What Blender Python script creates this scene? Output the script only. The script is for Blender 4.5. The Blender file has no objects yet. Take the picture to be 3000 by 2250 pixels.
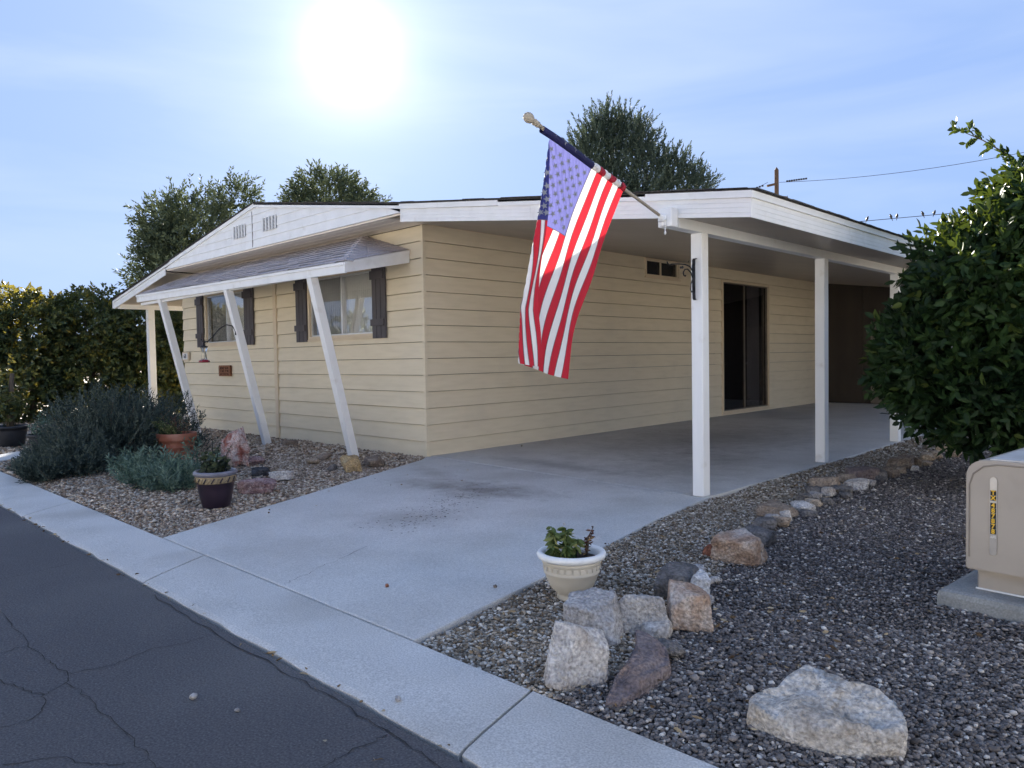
import bpy, bmesh, math, random
import numpy as np
from mathutils import Vector, Matrix, noise as mnoise

# ------------------------------------------------------------------ camera, sky, sun, exposure
scene = bpy.context.scene
YAW, PITCH, ROLL, FPX = 0.775074, 0.036048, -0.016938, 2171.5
CAM = np.array([7.698, -6.224, 1.30])
_f = np.array([-math.sin(YAW)*math.cos(PITCH), math.cos(YAW)*math.cos(PITCH), -math.sin(PITCH)])
_r0 = np.array([math.cos(YAW), math.sin(YAW), 0.0]); _u0 = np.cross(_r0, _f)
_r = _r0*math.cos(ROLL)+_u0*math.sin(ROLL); _u = -_r0*math.sin(ROLL)+_u0*math.cos(ROLL)
cam_d = bpy.data.cameras.new('camera'); cam = bpy.data.objects.new('camera', cam_d)
scene.collection.objects.link(cam); scene.camera = cam
cam_d.sensor_width = 36.0; cam_d.lens = 36.0*FPX/3000.0; cam_d.clip_start = 0.05; cam_d.clip_end = 3000
cam.matrix_world = Matrix(((_r[0], _u[0], -_f[0], CAM[0]), (_r[1], _u[1], -_f[1], CAM[1]), (_r[2], _u[2], -_f[2], CAM[2]), (0, 0, 0, 1)))

SUN_EL, SUN_AZ = math.radians(22.0), math.radians(55.98)      # azimuth from +Y towards -X
SUN = Vector((-math.sin(SUN_AZ)*math.cos(SUN_EL), math.cos(SUN_AZ)*math.cos(SUN_EL), math.sin(SUN_EL)))
world = bpy.data.worlds.new('World'); scene.world = world; world.use_nodes = True
wn, wl = world.node_tree.nodes, world.node_tree.links
wn.clear()
w_out = wn.new('ShaderNodeOutputWorld'); w_bg = wn.new('ShaderNodeBackground'); w_bg.inputs['Strength'].default_value = 0.05
sky = wn.new('ShaderNodeTexSky'); sky.sky_type = 'NISHITA'; sky.sun_disc = False
sky.sun_elevation = SUN_EL; sky.sun_rotation = -SUN_AZ; sky.altitude = 1000; sky.air_density = 1.0; sky.dust_density = 0.6; sky.ozone_density = 2.0
# thin streaks of cirrus over the sky
w_tc = wn.new('ShaderNodeTexCoord'); w_map = wn.new('ShaderNodeMapping'); w_map.inputs['Rotation'].default_value = (0.0, 0.15, 0.5); w_map.inputs['Scale'].default_value = (1.2, 2.0, 9.0)
w_n = wn.new('ShaderNodeTexNoise'); w_n.inputs['Scale'].default_value = 1.1; w_n.inputs['Detail'].default_value = 5; w_n.inputs['Distortion'].default_value = 0.5
w_r = wn.new('ShaderNodeMapRange'); w_r.inputs['From Min'].default_value = 0.42; w_r.inputs['From Max'].default_value = 0.75; w_r.inputs['To Max'].default_value = 0.42
w_mix = wn.new('ShaderNodeMix'); w_mix.data_type = 'RGBA'; w_mix.inputs['B'].default_value = (2.4, 2.75, 3.3, 1)
wl.new(w_tc.outputs['Generated'], w_map.inputs['Vector']); wl.new(w_map.outputs[0], w_n.inputs['Vector']); wl.new(w_n.outputs['Fac'], w_r.inputs['Value'])
w_gam = wn.new('ShaderNodeGamma'); w_gam.inputs['Gamma'].default_value = 0.16          # soft shoulder: the camera's compressed sky range
w_tint = wn.new('ShaderNodeMix'); w_tint.data_type = 'RGBA'; w_tint.blend_type = 'MULTIPLY'; w_tint.inputs['Factor'].default_value = 1.0; w_tint.inputs['B'].default_value = (0.98, 1.36, 2.22, 1)
wl.new(sky.outputs[0], w_gam.inputs[0]); wl.new(w_gam.outputs[0], w_tint.inputs['A'])
wl.new(w_r.outputs[0], w_mix.inputs['Factor']); wl.new(w_tint.outputs['Result'], w_mix.inputs['A']); # bright aureole of the hazy sun that stands in the picture
w_dot = wn.new('ShaderNodeVectorMath'); w_dot.operation = 'DOT_PRODUCT'; w_nrm = wn.new('ShaderNodeVectorMath'); w_nrm.operation = 'NORMALIZE'; wl.new(w_tc.outputs['Generated'], w_nrm.inputs[0]); wl.new(w_nrm.outputs[0], w_dot.inputs[0]); w_dot.inputs[1].default_value = SUN
acc = w_mix.outputs['Result']
for pw, amp in ((1300.0, 3.2), (300.0, 1.0), (60.0, 0.55), (7.0, 0.22)):
    q = wn.new('ShaderNodeMath'); q.operation = 'MAXIMUM'; q.inputs[1].default_value = 0.0; wl.new(w_dot.outputs['Value'], q.inputs[0])
    q2 = wn.new('ShaderNodeMath'); q2.operation = 'POWER'; q2.inputs[1].default_value = pw; wl.new(q.outputs[0], q2.inputs[0])
    q3 = wn.new('ShaderNodeMix'); q3.data_type = 'RGBA'; q3.blend_type = 'ADD'; q3.clamp_result = False; q3.inputs['B'].default_value = (amp, amp*.97, amp*.92, 1); wl.new(q2.outputs[0], q3.inputs['Factor']); wl.new(acc, q3.inputs['A']); acc = q3.outputs['Result']
wl.new(acc, w_bg.inputs['Color'])
wl.new(w_bg.outputs[0], w_out.inputs[0])
sun_d = bpy.data.lights.new('sun', 'SUN'); sun_d.energy = 5.0; sun_d.angle = math.radians(0.53); sun_d.color = (1.0, 0.93, 0.82)
sun_o = bpy.data.objects.new('sun', sun_d); scene.collection.objects.link(sun_o)
sun_o.rotation_euler = SUN.to_track_quat('Z', 'Y').to_euler(); sun_o.location = (0, 0, 30)
vs = scene.view_settings; vs.view_transform = 'Standard'; vs.look = 'None'; vs.gamma = 1.0; vs.use_curve_mapping = False
vs.exposure = 2.75
scene.cycles.use_denoising = True; scene.cycles.max_bounces = 8; scene.cycles.transparent_max_bounces = 8
scene.cycles.sample_clamp_indirect = 6.0

# ------------------------------------------------------------------ helpers
COL = scene.collection
rnd = random.Random(7)
def at(px, py, depth):                                       # a world point seen in that direction at a depth in metres
    return Vector(CAM + (_f + _r*(px-1500)/FPX - _u*(py-1125)/FPX)*depth)
def link(o, parent=None):
    COL.objects.link(o)
    if parent is not None: o.parent = parent
    return o
def tag(o, label=None, cat=None, group=None, kind=None):
    if label: o['label'] = label
    if cat: o['category'] = cat
    if group: o['group'] = group
    if kind: o['kind'] = kind
    return o
def empty(name, label, cat, loc=(0, 0, 0), rz=0.0, group=None):
    o = bpy.data.objects.new(name, None); COL.objects.link(o); o.location = loc; o.rotation_euler = (0, 0, rz); o.empty_display_size = 0.1
    return tag(o, label, cat, group)
class MB:
    def __init__(s): s.v = []; s.f = []
    def poly(s, pts): n = len(s.v); s.v += [tuple(p) for p in pts]; s.f.append(tuple(range(n, n+len(pts)))); return s
    def hexa(s, p):                                          # 8 corners: bottom ring 0-3, top ring 4-7
        n = len(s.v); s.v += [tuple(q) for q in p]
        s.f += [tuple(n+i for i in q) for q in ((3, 2, 1, 0), (4, 5, 6, 7), (0, 1, 5, 4), (1, 2, 6, 5), (2, 3, 7, 6), (3, 0, 4, 7))]; return s
    def box(s, x0, x1, y0, y1, z0, z1):
        return s.hexa([(x0, y0, z0), (x1, y0, z0), (x1, y1, z0), (x0, y1, z0), (x0, y0, z1), (x1, y0, z1), (x1, y1, z1), (x0, y1, z1)])
    def cbox(s, x0, x1, y0, y1, z0, z1, c):                  # box with bevelled edges
        bm = bmesh.new(); bmesh.ops.create_cube(bm, size=1)
        for v in bm.verts: v.co = Vector(((x0+x1)/2+v.co.x*(x1-x0), (y0+y1)/2+v.co.y*(y1-y0), (z0+z1)/2+v.co.z*(z1-z0)))
        bmesh.ops.bevel(bm, geom=bm.edges[:], offset=c, segments=1, affect='EDGES', profile=0.5)
        bm.verts.index_update(); n = len(s.v); s.v += [tuple(v.co) for v in bm.verts]; s.f += [tuple(n+v.index for v in f.verts) for f in bm.faces]; bm.free(); return s
    def bar(s, a, b, w, h, up=(0, 0, 1), c=0.0):             # straight square bar from a to b
        a, b = Vector(a), Vector(b); d = (b-a).normalized(); x = d.cross(Vector(up)).normalized(); y = x.cross(d)
        P = []
        for q in (a, b):
            for sx, sy in ((-1, -1), (1, -1), (1, 1), (-1, 1)): P.append(q + x*(w/2*sx) + y*(h/2*sy))
        return s.hexa(P)
    def tube(s, pts, r, n=8, cap=True):
        pts = [Vector(p) for p in pts]; rr = r if isinstance(r, (list, tuple)) else [r]*len(pts); base = len(s.v); prev = None
        for i, p in enumerate(pts):
            d = (pts[min(i+1, len(pts)-1)] - pts[max(i-1, 0)]).normalized()
            x = d.orthogonal().normalized() if prev is None else (prev - d*prev.dot(d)).normalized()
            prev = x; y = d.cross(x)
            for k in range(n): t = 2*math.pi*k/n; s.v.append(tuple(p + (x*math.cos(t)+y*math.sin(t))*rr[i]))
        for i in range(len(pts)-1):
            for k in range(n): a = base+i*n+k; b = base+i*n+(k+1) % n; s.f.append((a, b, b+n, a+n))
        if cap: s.f.append(tuple(base+k for k in reversed(range(n)))); s.f.append(tuple(base+(len(pts)-1)*n+k for k in range(n)))
        return s
    def lathe(s, prof, n=32, c=(0, 0, 0)):
        base = len(s.v)
        for r, z in prof:
            for k in range(n): t = 2*math.pi*k/n; s.v.append((c[0]+r*math.cos(t), c[1]+r*math.sin(t), c[2]+z))
        for i in range(len(prof)-1):
            for k in range(n): a = base+i*n+k; b = base+i*n+(k+1) % n; s.f.append((a, b, b+n, a+n))
        return s
    def prism(s, pts, axis, d0, d1):                         # extrude a 2D outline along an axis
        n = len(s.v); m = len(pts)
        for d in (d0, d1):
            for p, q in pts: s.v.append({'x': (d, p, q), 'y': (p, d, q), 'z': (p, q, d)}[axis])
        s.f.append(tuple(n+i for i in range(m))); s.f.append(tuple(n+m+i for i in reversed(range(m))))
        for i in range(m): j = (i+1) % m; s.f.append((n+i, n+m+i, n+m+j, n+j))
        return s
    def mesh(s, name, mat, smooth=False):
        me = bpy.data.meshes.new(name); me.from_pydata(s.v, [], s.f); me.update()
        bm = bmesh.new(); bm.from_mesh(me); bmesh.ops.recalc_face_normals(bm, faces=bm.faces[:]); bm.to_mesh(me); bm.free()
        if mat: me.materials.append(mat)
        if smooth: me.polygons.foreach_set('use_smooth', [True]*len(me.polygons))
        return me
    def build(s, name, mat, parent=None, smooth=False, loc=None, rz=0.0):
        o = bpy.data.objects.new(name, s.mesh(name, mat, smooth))
        if loc is not None: o.location = loc
        o.rotation_euler = (0, 0, rz); return link(o, parent)
def npmesh(name, V, T, mat, attr=None, smooth=True):         # numpy triangles, optional per-vertex float attribute
    me = bpy.data.meshes.new(name); V = np.asarray(V, np.float32); T = np.asarray(T, np.int32)
    me.vertices.add(len(V)); me.vertices.foreach_set('co', V.ravel()); nt, k = T.shape
    me.loops.add(nt*k); me.loops.foreach_set('vertex_index', T.ravel()); me.polygons.add(nt)
    me.polygons.foreach_set('loop_start', np.arange(0, nt*k, k, dtype=np.int32)); me.polygons.foreach_set('loop_total', np.full(nt, k, np.int32))
    me.polygons.foreach_set('use_smooth', np.full(nt, smooth)); me.update(calc_edges=True)
    if attr is not None: a = me.attributes.new('rnd', 'FLOAT', 'POINT'); a.data.foreach_set('value', np.asarray(attr, np.float32))
    if mat: me.materials.append(mat)
    return me
def npobj(name, V, T, mat, parent=None, attr=None, smooth=True):
    return link(bpy.data.objects.new(name, npmesh(name, V, T, mat, attr, smooth)), parent)

# ------------------------------------------------------------------ materials
MATS = {}
def _new(name):
    m = bpy.data.materials.new(name); m.use_nodes = True; nt = m.node_tree; nt.nodes.clear()
    out = nt.nodes.new('ShaderNodeOutputMaterial'); MATS[name] = m
    return m, nt.nodes, nt.links, out
def ramp(nodes, stops):
    r = nodes.new('ShaderNodeValToRGB'); e = r.color_ramp.elements
    while len(e) < len(stops): e.new(0.5)
    for el, (p, c) in zip(e, stops): el.position = p; el.color = (*c, 1)
    return r
def mat(name, stops, scale=6.0, stretch=(1, 1, 1), detail=6, rough=0.75, bump=0.0, bscale=40.0, bdist=0.01, metal=0.0, spec=0.3, dirt=None, distort=0.0, speck=None):
    """Noise-coloured principled material in world coordinates; dirt = (colour, scale, low, high, amount)."""
    m, N, L, out = _new(name)
    b = N.new('ShaderNodeBsdfPrincipled'); L.new(b.outputs[0], out.inputs[0])
    b.inputs['Roughness'].default_value = rough; b.inputs['Metallic'].default_value = metal; b.inputs['Specular IOR Level'].default_value = spec
    g = N.new('ShaderNodeNewGeometry'); mp = N.new('ShaderNodeMapping'); mp.inputs['Scale'].default_value = stretch; L.new(g.outputs['Position'], mp.inputs[0])
    n1 = N.new('ShaderNodeTexNoise'); n1.inputs['Scale'].default_value = scale; n1.inputs['Detail'].default_value = detail; n1.inputs['Distortion'].default_value = distort; L.new(mp.outputs[0], n1.inputs['Vector'])
    if not isinstance(stops[0][0], (int, float)) : stops = [(0.3, stops[0]), (0.7, stops[1])]
    r = ramp(N, stops); L.new(n1.outputs['Fac'], r.inputs[0]); col = r.outputs[0]
    if dirt:
        dc, ds, lo, hi, amt = dirt
        n2 = N.new('ShaderNodeTexNoise'); n2.inputs['Scale'].default_value = ds; n2.inputs['Detail'].default_value = 8; L.new(g.outputs['Position'], n2.inputs['Vector'])
        mr = N.new('ShaderNodeMapRange'); mr.inputs['From Min'].default_value = lo; mr.inputs['From Max'].default_value = hi; mr.inputs['To Max'].default_value = amt; L.new(n2.outputs['Fac'], mr.inputs[0])
        mx = N.new('ShaderNodeMix'); mx.data_type = 'RGBA'; mx.inputs['B'].default_value = (*dc, 1); L.new(mr.outputs[0], mx.inputs['Factor']); L.new(col, mx.inputs['A']); col = mx.outputs['Result']
    if speck:
        n4 = N.new('ShaderNodeTexNoise'); n4.inputs['Scale'].default_value = speck[0]; n4.inputs['Detail'].default_value = 3; L.new(g.outputs['Position'], n4.inputs['Vector'])
        r4 = ramp(N, [(0.3, (1-speck[1],)*3), (0.5, (1.0,)*3), (0.7, (1+speck[1],)*3)]); L.new(n4.outputs['Fac'], r4.inputs[0])
        m4 = N.new('ShaderNodeMix'); m4.data_type = 'RGBA'; m4.blend_type = 'MULTIPLY'; m4.inputs['Factor'].default_value = 1.0; L.new(col, m4.inputs['A']); L.new(r4.outputs[0], m4.inputs['B']); col = m4.outputs['Result']
    L.new(col, b.inputs['Base Color'])
    if bump:
        n3 = N.new('ShaderNodeTexNoise'); n3.inputs['Scale'].default_value = bscale; n3.inputs['Detail'].default_value = 6; L.new(mp.outputs[0], n3.inputs['Vector'])
        bp = N.new('ShaderNodeBump'); bp.inputs['Strength'].default_value = bump; bp.inputs['Distance'].default_value = bdist; L.new(n3.outputs['Fac'], bp.inputs['Height']); L.new(bp.outputs[0], b.inputs['Normal'])
    return m
def attr_mat(name, stops, rough=0.6, trans=0.0, tcol=None, spec=0.3, interp='LINEAR', noise=0.0):
    """Colour by the per-piece random attribute; trans adds light passing through leaves or cloth."""
    m, N, L, out = _new(name)
    a = N.new('ShaderNodeAttribute'); a.attribute_name = 'rnd'
    r = ramp(N, stops); r.color_ramp.interpolation = interp
    L.new(a.outputs['Fac'], r.inputs[0]); col = r.outputs[0]
    if noise:
        g = N.new('ShaderNodeNewGeometry'); n = N.new('ShaderNodeTexNoise'); n.inputs['Scale'].default_value = noise; n.inputs['Detail'].default_value = 4; L.new(g.outputs['Position'], n.inputs['Vector'])
        mx = N.new('ShaderNodeMix'); mx.data_type = 'RGBA'; mx.blend_type = 'MULTIPLY'; mx.inputs['Factor'].default_value = 0.8
        rr = ramp(N, [(0.3, (0.55, 0.55, 0.55)), (0.7, (1.3, 1.25, 1.2))]); L.new(n.outputs['Fac'], rr.inputs[0]); L.new(col, mx.inputs['A']); L.new(rr.outputs[0], mx.inputs['B']); col = mx.outputs['Result']
    b = N.new('ShaderNodeBsdfPrincipled'); b.inputs['Roughness'].default_value = rough; b.inputs['Specular IOR Level'].default_value = spec; L.new(col, b.inputs['Base Color'])
    if trans:
        t = N.new('ShaderNodeBsdfTranslucent'); mx = N.new('ShaderNodeMixShader'); mx.inputs[0].default_value = trans
        if tcol:
            hm = N.new('ShaderNodeMix'); hm.data_type = 'RGBA'; hm.inputs['Factor'].default_value = 0.7; hm.inputs['B'].default_value = (*tcol, 1); L.new(col, hm.inputs['A']); L.new(hm.outputs['Result'], t.inputs[0])
        else: L.new(col, t.inputs[0])
        L.new(b.outputs[0], mx.inputs[1]); L.new(t.outputs[0], mx.inputs[2]); L.new(mx.outputs[0], out.inputs[0])
    else: L.new(b.outputs[0], out.inputs[0])
    return m
def cloth_mat(name, col, tcol, trans=0.5, weave=0.2):
    m, N, L, out = _new(name)
    b = N.new('ShaderNodeBsdfPrincipled'); b.inputs['Base Color'].default_value = (*col, 1); b.inputs['Roughness'].default_value = 0.6; b.inputs['Specular IOR Level'].default_value = 0.15
    t = N.new('ShaderNodeBsdfTranslucent'); t.inputs[0].default_value = (*tcol, 1)
    g = N.new('ShaderNodeNewGeometry'); n = N.new('ShaderNodeTexNoise'); n.inputs['Scale'].default_value = 14; n.inputs['Detail'].default_value = 3
    mp = N.new('ShaderNodeMapping'); mp.inputs['Scale'].default_value = (1, 2.2, 0.5); mp.inputs['Rotation'].default_value = (0.25, 0, 0)
    L.new(g.outputs['Position'], mp.inputs[0]); L.new(mp.outputs[0], n.inputs['Vector'])
    bp = N.new('ShaderNodeBump'); bp.inputs['Strength'].default_value = weave; bp.inputs['Distance'].default_value = 0.03; L.new(n.outputs['Fac'], bp.inputs['Height']); L.new(bp.outputs[0], b.inputs['Normal']); L.new(bp.outputs[0], t.inputs['Normal'])
    mx = N.new('ShaderNodeMixShader'); mx.inputs[0].default_value = trans; L.new(b.outputs[0], mx.inputs[1]); L.new(t.outputs[0], mx.inputs[2]); L.new(mx.outputs[0], out.inputs[0])
    return m
def glass_mat(name, tint=(0.8, 0.85, 0.85), refl=0.12):
    m, N, L, out = _new(name)
    tr = N.new('ShaderNodeBsdfTransparent'); tr.inputs[0].default_value = (*tint, 1); gl = N.new('ShaderNodeBsdfGlossy'); gl.inputs['Roughness'].default_value = 0.015
    lw = N.new('ShaderNodeLayerWeight'); lw.inputs['Blend'].default_value = 0.5; pw = N.new('ShaderNodeMath'); pw.operation = 'POWER'; pw.inputs[1].default_value = 3.0; L.new(lw.outputs['Facing'], pw.inputs[0])
    ad = N.new('ShaderNodeMath'); ad.operation = 'MULTIPLY_ADD'; ad.inputs[1].default_value = 0.7; ad.inputs[2].default_value = refl; L.new(pw.outputs[0], ad.inputs[0])
    mx = N.new('ShaderNodeMixShader'); L.new(ad.outputs[0], mx.inputs[0]); L.new(tr.outputs[0], mx.inputs[1]); L.new(gl.outputs[0], mx.inputs[2]); L.new(mx.outputs[0], out.inputs[0])
    return m

M_SIDING = mat('siding_paint', [(0.25, (0.66, 0.575, 0.415)), (0.5, (0.71, 0.62, 0.455)), (0.8, (0.74, 0.65, 0.485))], scale=2.2, stretch=(1, 1, 8), rough=0.62, bump=0.12, bscale=45, bdist=0.002, dirt=((0.54, 0.48, 0.38), 1.6, 0.55, 0.8, 0.35))
M_WHITE = mat('white_paint', [(0.25, (0.74, 0.74, 0.72)), (0.7, (0.82, 0.82, 0.81))], scale=5, rough=0.55, bump=0.1, bscale=30, bdist=0.003, dirt=((0.5, 0.47, 0.42), 7, 0.6, 0.8, 0.35))
M_POST = mat('white_post_paint', [(0.25, (0.78, 0.78, 0.77)), (0.7, (0.84, 0.84, 0.83))], scale=6, stretch=(1, 1, 0.3), rough=0.5, bump=0.25, bscale=22, bdist=0.004, dirt=((0.42, 0.36, 0.28), 5, 0.62, 0.82, 0.5))
M_TRIM = mat('tan_trim_paint', [(0.3, (0.62, 0.51, 0.36)), (0.7, (0.68, 0.56, 0.40))], scale=4, rough=0.6, bump=0.1, bscale=25, bdist=0.003)
M_SOFW = mat('flare_lit_soffit', [(0.3, (0.76, 0.69, 0.60)), (0.7, (0.82, 0.75, 0.66))], scale=4, rough=0.6)  # soffit lightened; the pale tone stands for flare light on the gable band
M_SOFFIT = mat('soffit_metal', [(0.3, (0.33, 0.285, 0.24)), (0.7, (0.40, 0.35, 0.30))], scale=1.5, rough=0.38, spec=0.5, bump=0.05, bscale=4)  # darkened brown puts the carport's dim shade into the ceiling colour
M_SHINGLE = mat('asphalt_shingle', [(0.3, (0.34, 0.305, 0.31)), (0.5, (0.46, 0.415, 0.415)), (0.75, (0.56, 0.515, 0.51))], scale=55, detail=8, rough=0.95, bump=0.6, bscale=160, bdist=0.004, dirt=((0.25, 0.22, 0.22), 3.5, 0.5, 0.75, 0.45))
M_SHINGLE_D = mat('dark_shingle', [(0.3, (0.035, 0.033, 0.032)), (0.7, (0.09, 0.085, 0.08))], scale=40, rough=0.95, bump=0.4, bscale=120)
M_SHUTTER = mat('charcoal_paint', [(0.3, (0.065, 0.058, 0.062)), (0.7, (0.095, 0.085, 0.09))], scale=5, stretch=(1, 1, 0.3), rough=0.55, bump=0.1, bscale=30, bdist=0.003)
M_ALU = mat('aluminium', [(0.3, (0.55, 0.55, 0.55)), (0.7, (0.68, 0.68, 0.67))], scale=8, rough=0.35, metal=0.6)
M_BRONZE = mat('bronze_frame', [(0.3, (0.12, 0.10, 0.08)), (0.7, (0.18, 0.15, 0.12))], scale=8, rough=0.45)
M_GLASS = glass_mat('window_glass', (0.98, 0.99, 0.99), 0.10); M_GLASS_D = glass_mat('screened_glass', (0.78, 0.79, 0.80), 0.02); M_GLASS_B = glass_mat('shaded_glass', (0.5, 0.5, 0.53), 0.01)
M_CURTAIN = mat('curtain_cloth', [(0.3, (0.60, 0.57, 0.52)), (0.7, (0.72, 0.69, 0.63))], scale=6, rough=0.9)
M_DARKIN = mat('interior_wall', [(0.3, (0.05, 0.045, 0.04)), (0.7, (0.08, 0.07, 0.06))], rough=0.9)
M_IRON = mat('black_iron', [(0.3, (0.02, 0.02, 0.022)), (0.7, (0.045, 0.045, 0.05))], scale=30, rough=0.5, metal=0.3)
M_WOODPOLE = mat('pole_wood', [(0.3, (0.07, 0.045, 0.03)), (0.7, (0.13, 0.085, 0.055))], scale=4, stretch=(3, 3, 0.3), rough=0.9)
M_CONC = mat('concrete', [(0.25, (0.49, 0.475, 0.45)), (0.5, (0.56, 0.545, 0.52)), (0.8, (0.62, 0.605, 0.58))], scale=2.0, detail=10, rough=0.88, speck=(130, .25), bump=0.35, bscale=120, bdist=0.004, dirt=((0.30, 0.275, 0.24), 0.9, 0.52, 0.75, 0.55))
M_PEB_T = attr_mat('tan_pebble', [(0.0, (0.13, 0.09, 0.065)), (0.3, (0.27, 0.20, 0.145)), (0.6, (0.40, 0.32, 0.24)), (0.85, (0.54, 0.46, 0.37)), (1.0, (0.72, 0.66, 0.58))], rough=0.75, noise=30)
M_PEB_M = attr_mat('mixed_pebble', [(0.0, (0.10, 0.07, 0.045)), (0.35, (0.23, 0.185, 0.135)), (0.6, (0.33, 0.285, 0.225)), (0.85, (0.47, 0.43, 0.37)), (1.0, (0.74, 0.71, 0.66))], rough=0.75, noise=30)
M_PEB_D = attr_mat('dark_pebble', [(0.0, (0.055, 0.048, 0.047)), (0.4, (0.155, 0.138, 0.13)), (0.7, (0.25, 0.225, 0.21)), (0.9, (0.42, 0.385, 0.35)), (1.0, (0.7, 0.66, 0.60))], rough=0.72, noise=30)
M_BARK = mat('bark', [(0.3, (0.06, 0.045, 0.032)), (0.7, (0.14, 0.11, 0.08))], scale=14, stretch=(1, 1, 0.25), rough=0.95, bump=0.7, bscale=25, bdist=0.02)
M_SOIL = mat('potting_soil', [(0.3, (0.02, 0.014, 0.01)), (0.7, (0.06, 0.042, 0.03))], scale=60, rough=1.0, bump=0.8, bscale=70, bdist=0.01)

# concrete of the driveway: with the oil stains and tyre scuffs it has where cars stand
def drive_mat():
    m = mat('driveway_concrete', [(0.25, (0.50, 0.485, 0.46)), (0.5, (0.57, 0.555, 0.53)), (0.8, (0.62, 0.605, 0.58))], scale=1.6, detail=10, rough=0.88, speck=(130, .22), bump=0.5, bscale=170, bdist=0.005, dirt=((0.34, 0.31, 0.27), 0.7, 0.55, 0.78, 0.5))
    N, L = m.node_tree.nodes, m.node_tree.links
    b = next(n for n in N if n.type == 'BSDF_PRINCIPLED'); src = b.inputs['Base Color'].links[0].from_socket
    g = N.new('ShaderNodeNewGeometry'); acc = src
    nz = N.new('ShaderNodeTexNoise'); nz.inputs['Scale'].default_value = 4.5; nz.inputs['Detail'].default_value = 9; nz.inputs['Roughness'].default_value = 0.7; L.new(g.outputs['Position'], nz.inputs['Vector'])
    for (cx, cy, rx, ry, rot, amt, colr) in [(2.45, -1.25, 0.75, 0.42, 0.2, 0.66, (0.15, 0.125, 0.105)), (1.7, -1.35, 0.6, 0.3, 0.3, 0.45, (0.2, 0.17, 0.14)), (2.9, -2.5, 0.5, 0.4, 0.6, 0.30, (0.2, 0.17, 0.14)),
                                            (1.9, 0.45, 1.3, 0.28, 0.0, 0.5, (0.2, 0.185, 0.17)), (3.2, 1.2, 0.9, 1.6, 0.3, 0.45, (0.2, 0.185, 0.165)), (1.2, -0.9, 0.7, 0.2, -0.4, 0.35, (0.24, 0.2, 0.16)), (2.0, 4.0, 1.4, 2.6, 0.0, 0.5, (0.19, 0.17, 0.15))]:
        mp = N.new('ShaderNodeMapping'); mp.vector_type = 'TEXTURE'; mp.inputs['Location'].default_value = (cx, cy, 0); mp.inputs['Rotation'].default_value = (0, 0, rot); mp.inputs['Scale'].default_value = (rx, ry, 1); L.new(g.outputs['Position'], mp.inputs[0])
        ln = N.new('ShaderNodeVectorMath'); ln.operation = 'LENGTH'; L.new(mp.outputs[0], ln.inputs[0])
        ad = N.new('ShaderNodeMath'); ad.operation = 'MULTIPLY_ADD'; ad.inputs[1].default_value = -2.0; ad.inputs[2].default_value = 1.0; L.new(nz.outputs['Fac'], ad.inputs[0])
        sm = N.new('ShaderNodeMath'); sm.operation = 'ADD'; L.new(ln.outputs['Value'], sm.inputs[0]); L.new(ad.outputs[0], sm.inputs[1])
        mr = N.new('ShaderNodeMapRange'); mr.inputs['From Min'].default_value = 1.15; mr.inputs['From Max'].default_value = 0.1; mr.inputs['To Max'].default_value = amt; L.new(sm.outputs[0], mr.inputs[0])
        mx = N.new('ShaderNodeMix'); mx.data_type = 'RGBA'; mx.inputs['B'].default_value = (*colr, 1); L.new(mr.outputs[0], mx.inputs['Factor']); L.new(acc, mx.inputs['A']); acc = mx.outputs['Result']
    L.new(acc, b.inputs['Base Color']); return m
M_DRIVE = drive_mat()
M_ASPH = mat('asphalt', [(0.3, (0.068, 0.066, 0.071)), (0.6, (0.105, 0.102, 0.108)), (0.8, (0.15, 0.146, 0.148))], scale=110, detail=8, rough=0.85, speck=(120, .30), bump=0.7, bscale=220, bdist=0.006, dirt=((0.15, 0.145, 0.145), 0.8, 0.45, 0.75, 0.6))
M_CRACK = mat('crack_dark', [(0.3, (0.035, 0.033, 0.033)), (0.7, (0.05, 0.048, 0.047))], rough=1.0)  # dark tone of the cracks worn into asphalt and concrete
M_GROUND = mat('ground_dirt', [(0.3, (0.28, 0.24, 0.19)), (0.5, (0.38, 0.335, 0.275)), (0.75, (0.48, 0.43, 0.36))], scale=45, detail=10, rough=0.95, bump=0.6, bscale=60, bdist=0.02)
M_GRBED = mat('gravel_base', [(0.3, (0.05, 0.043, 0.037)), (0.5, (0.10, 0.09, 0.08)), (0.75, (0.17, 0.155, 0.14))], scale=70, detail=10, rough=0.95, bump=0.7, bscale=90, bdist=0.02)

# ------------------------------------------------------------------ ground, road, kerb, slabs
def structure(name, mb, m, parent=None, smooth=False):
    o = mb.build(name, m, parent, smooth)
    if parent is None: o['kind'] = 'structure'
    return o
structure('ground', MB().poly([(-600, -600, -0.06), (600, -600, -0.06), (600, 600, -0.06), (-600, 600, -0.06)]), M_GROUND)
road = structure('road', MB().poly([(-120, -10.6, -0.018), (120, -10.6, -0.018), (120, -4.66, -0.018), (-120, -4.66, -0.018)]), M_ASPH)
def ribbon(pts, w, z, jit=0.012, sub=4, seed=1):
    R = random.Random(seed); P = []
    for a, b in zip(pts[:-1], pts[1:]):
        for k in range(sub): t = k/sub; P.append(Vector((a[0]+(b[0]-a[0])*t+R.uniform(-jit, jit), a[1]+(b[1]-a[1])*t+R.uniform(-jit, jit))))
    P.append(Vector(pts[-1])); mb = MB(); Lr = []
    for i, p in enumerate(P):
        d = (P[min(i+1, len(P)-1)]-P[max(0, i-1)]).normalized(); n = Vector((-d.y, d.x)); ww = w*R.uniform(0.35, 1.3)/2
        Lr.append(((p+n*ww), (p-n*ww)))
    for (a, b), (c, d) in zip(Lr[:-1], Lr[1:]): mb.poly([(a.x, a.y, z), (b.x, b.y, z), (d.x, d.y, z), (c.x, c.y, z)])
    return mb
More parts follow.
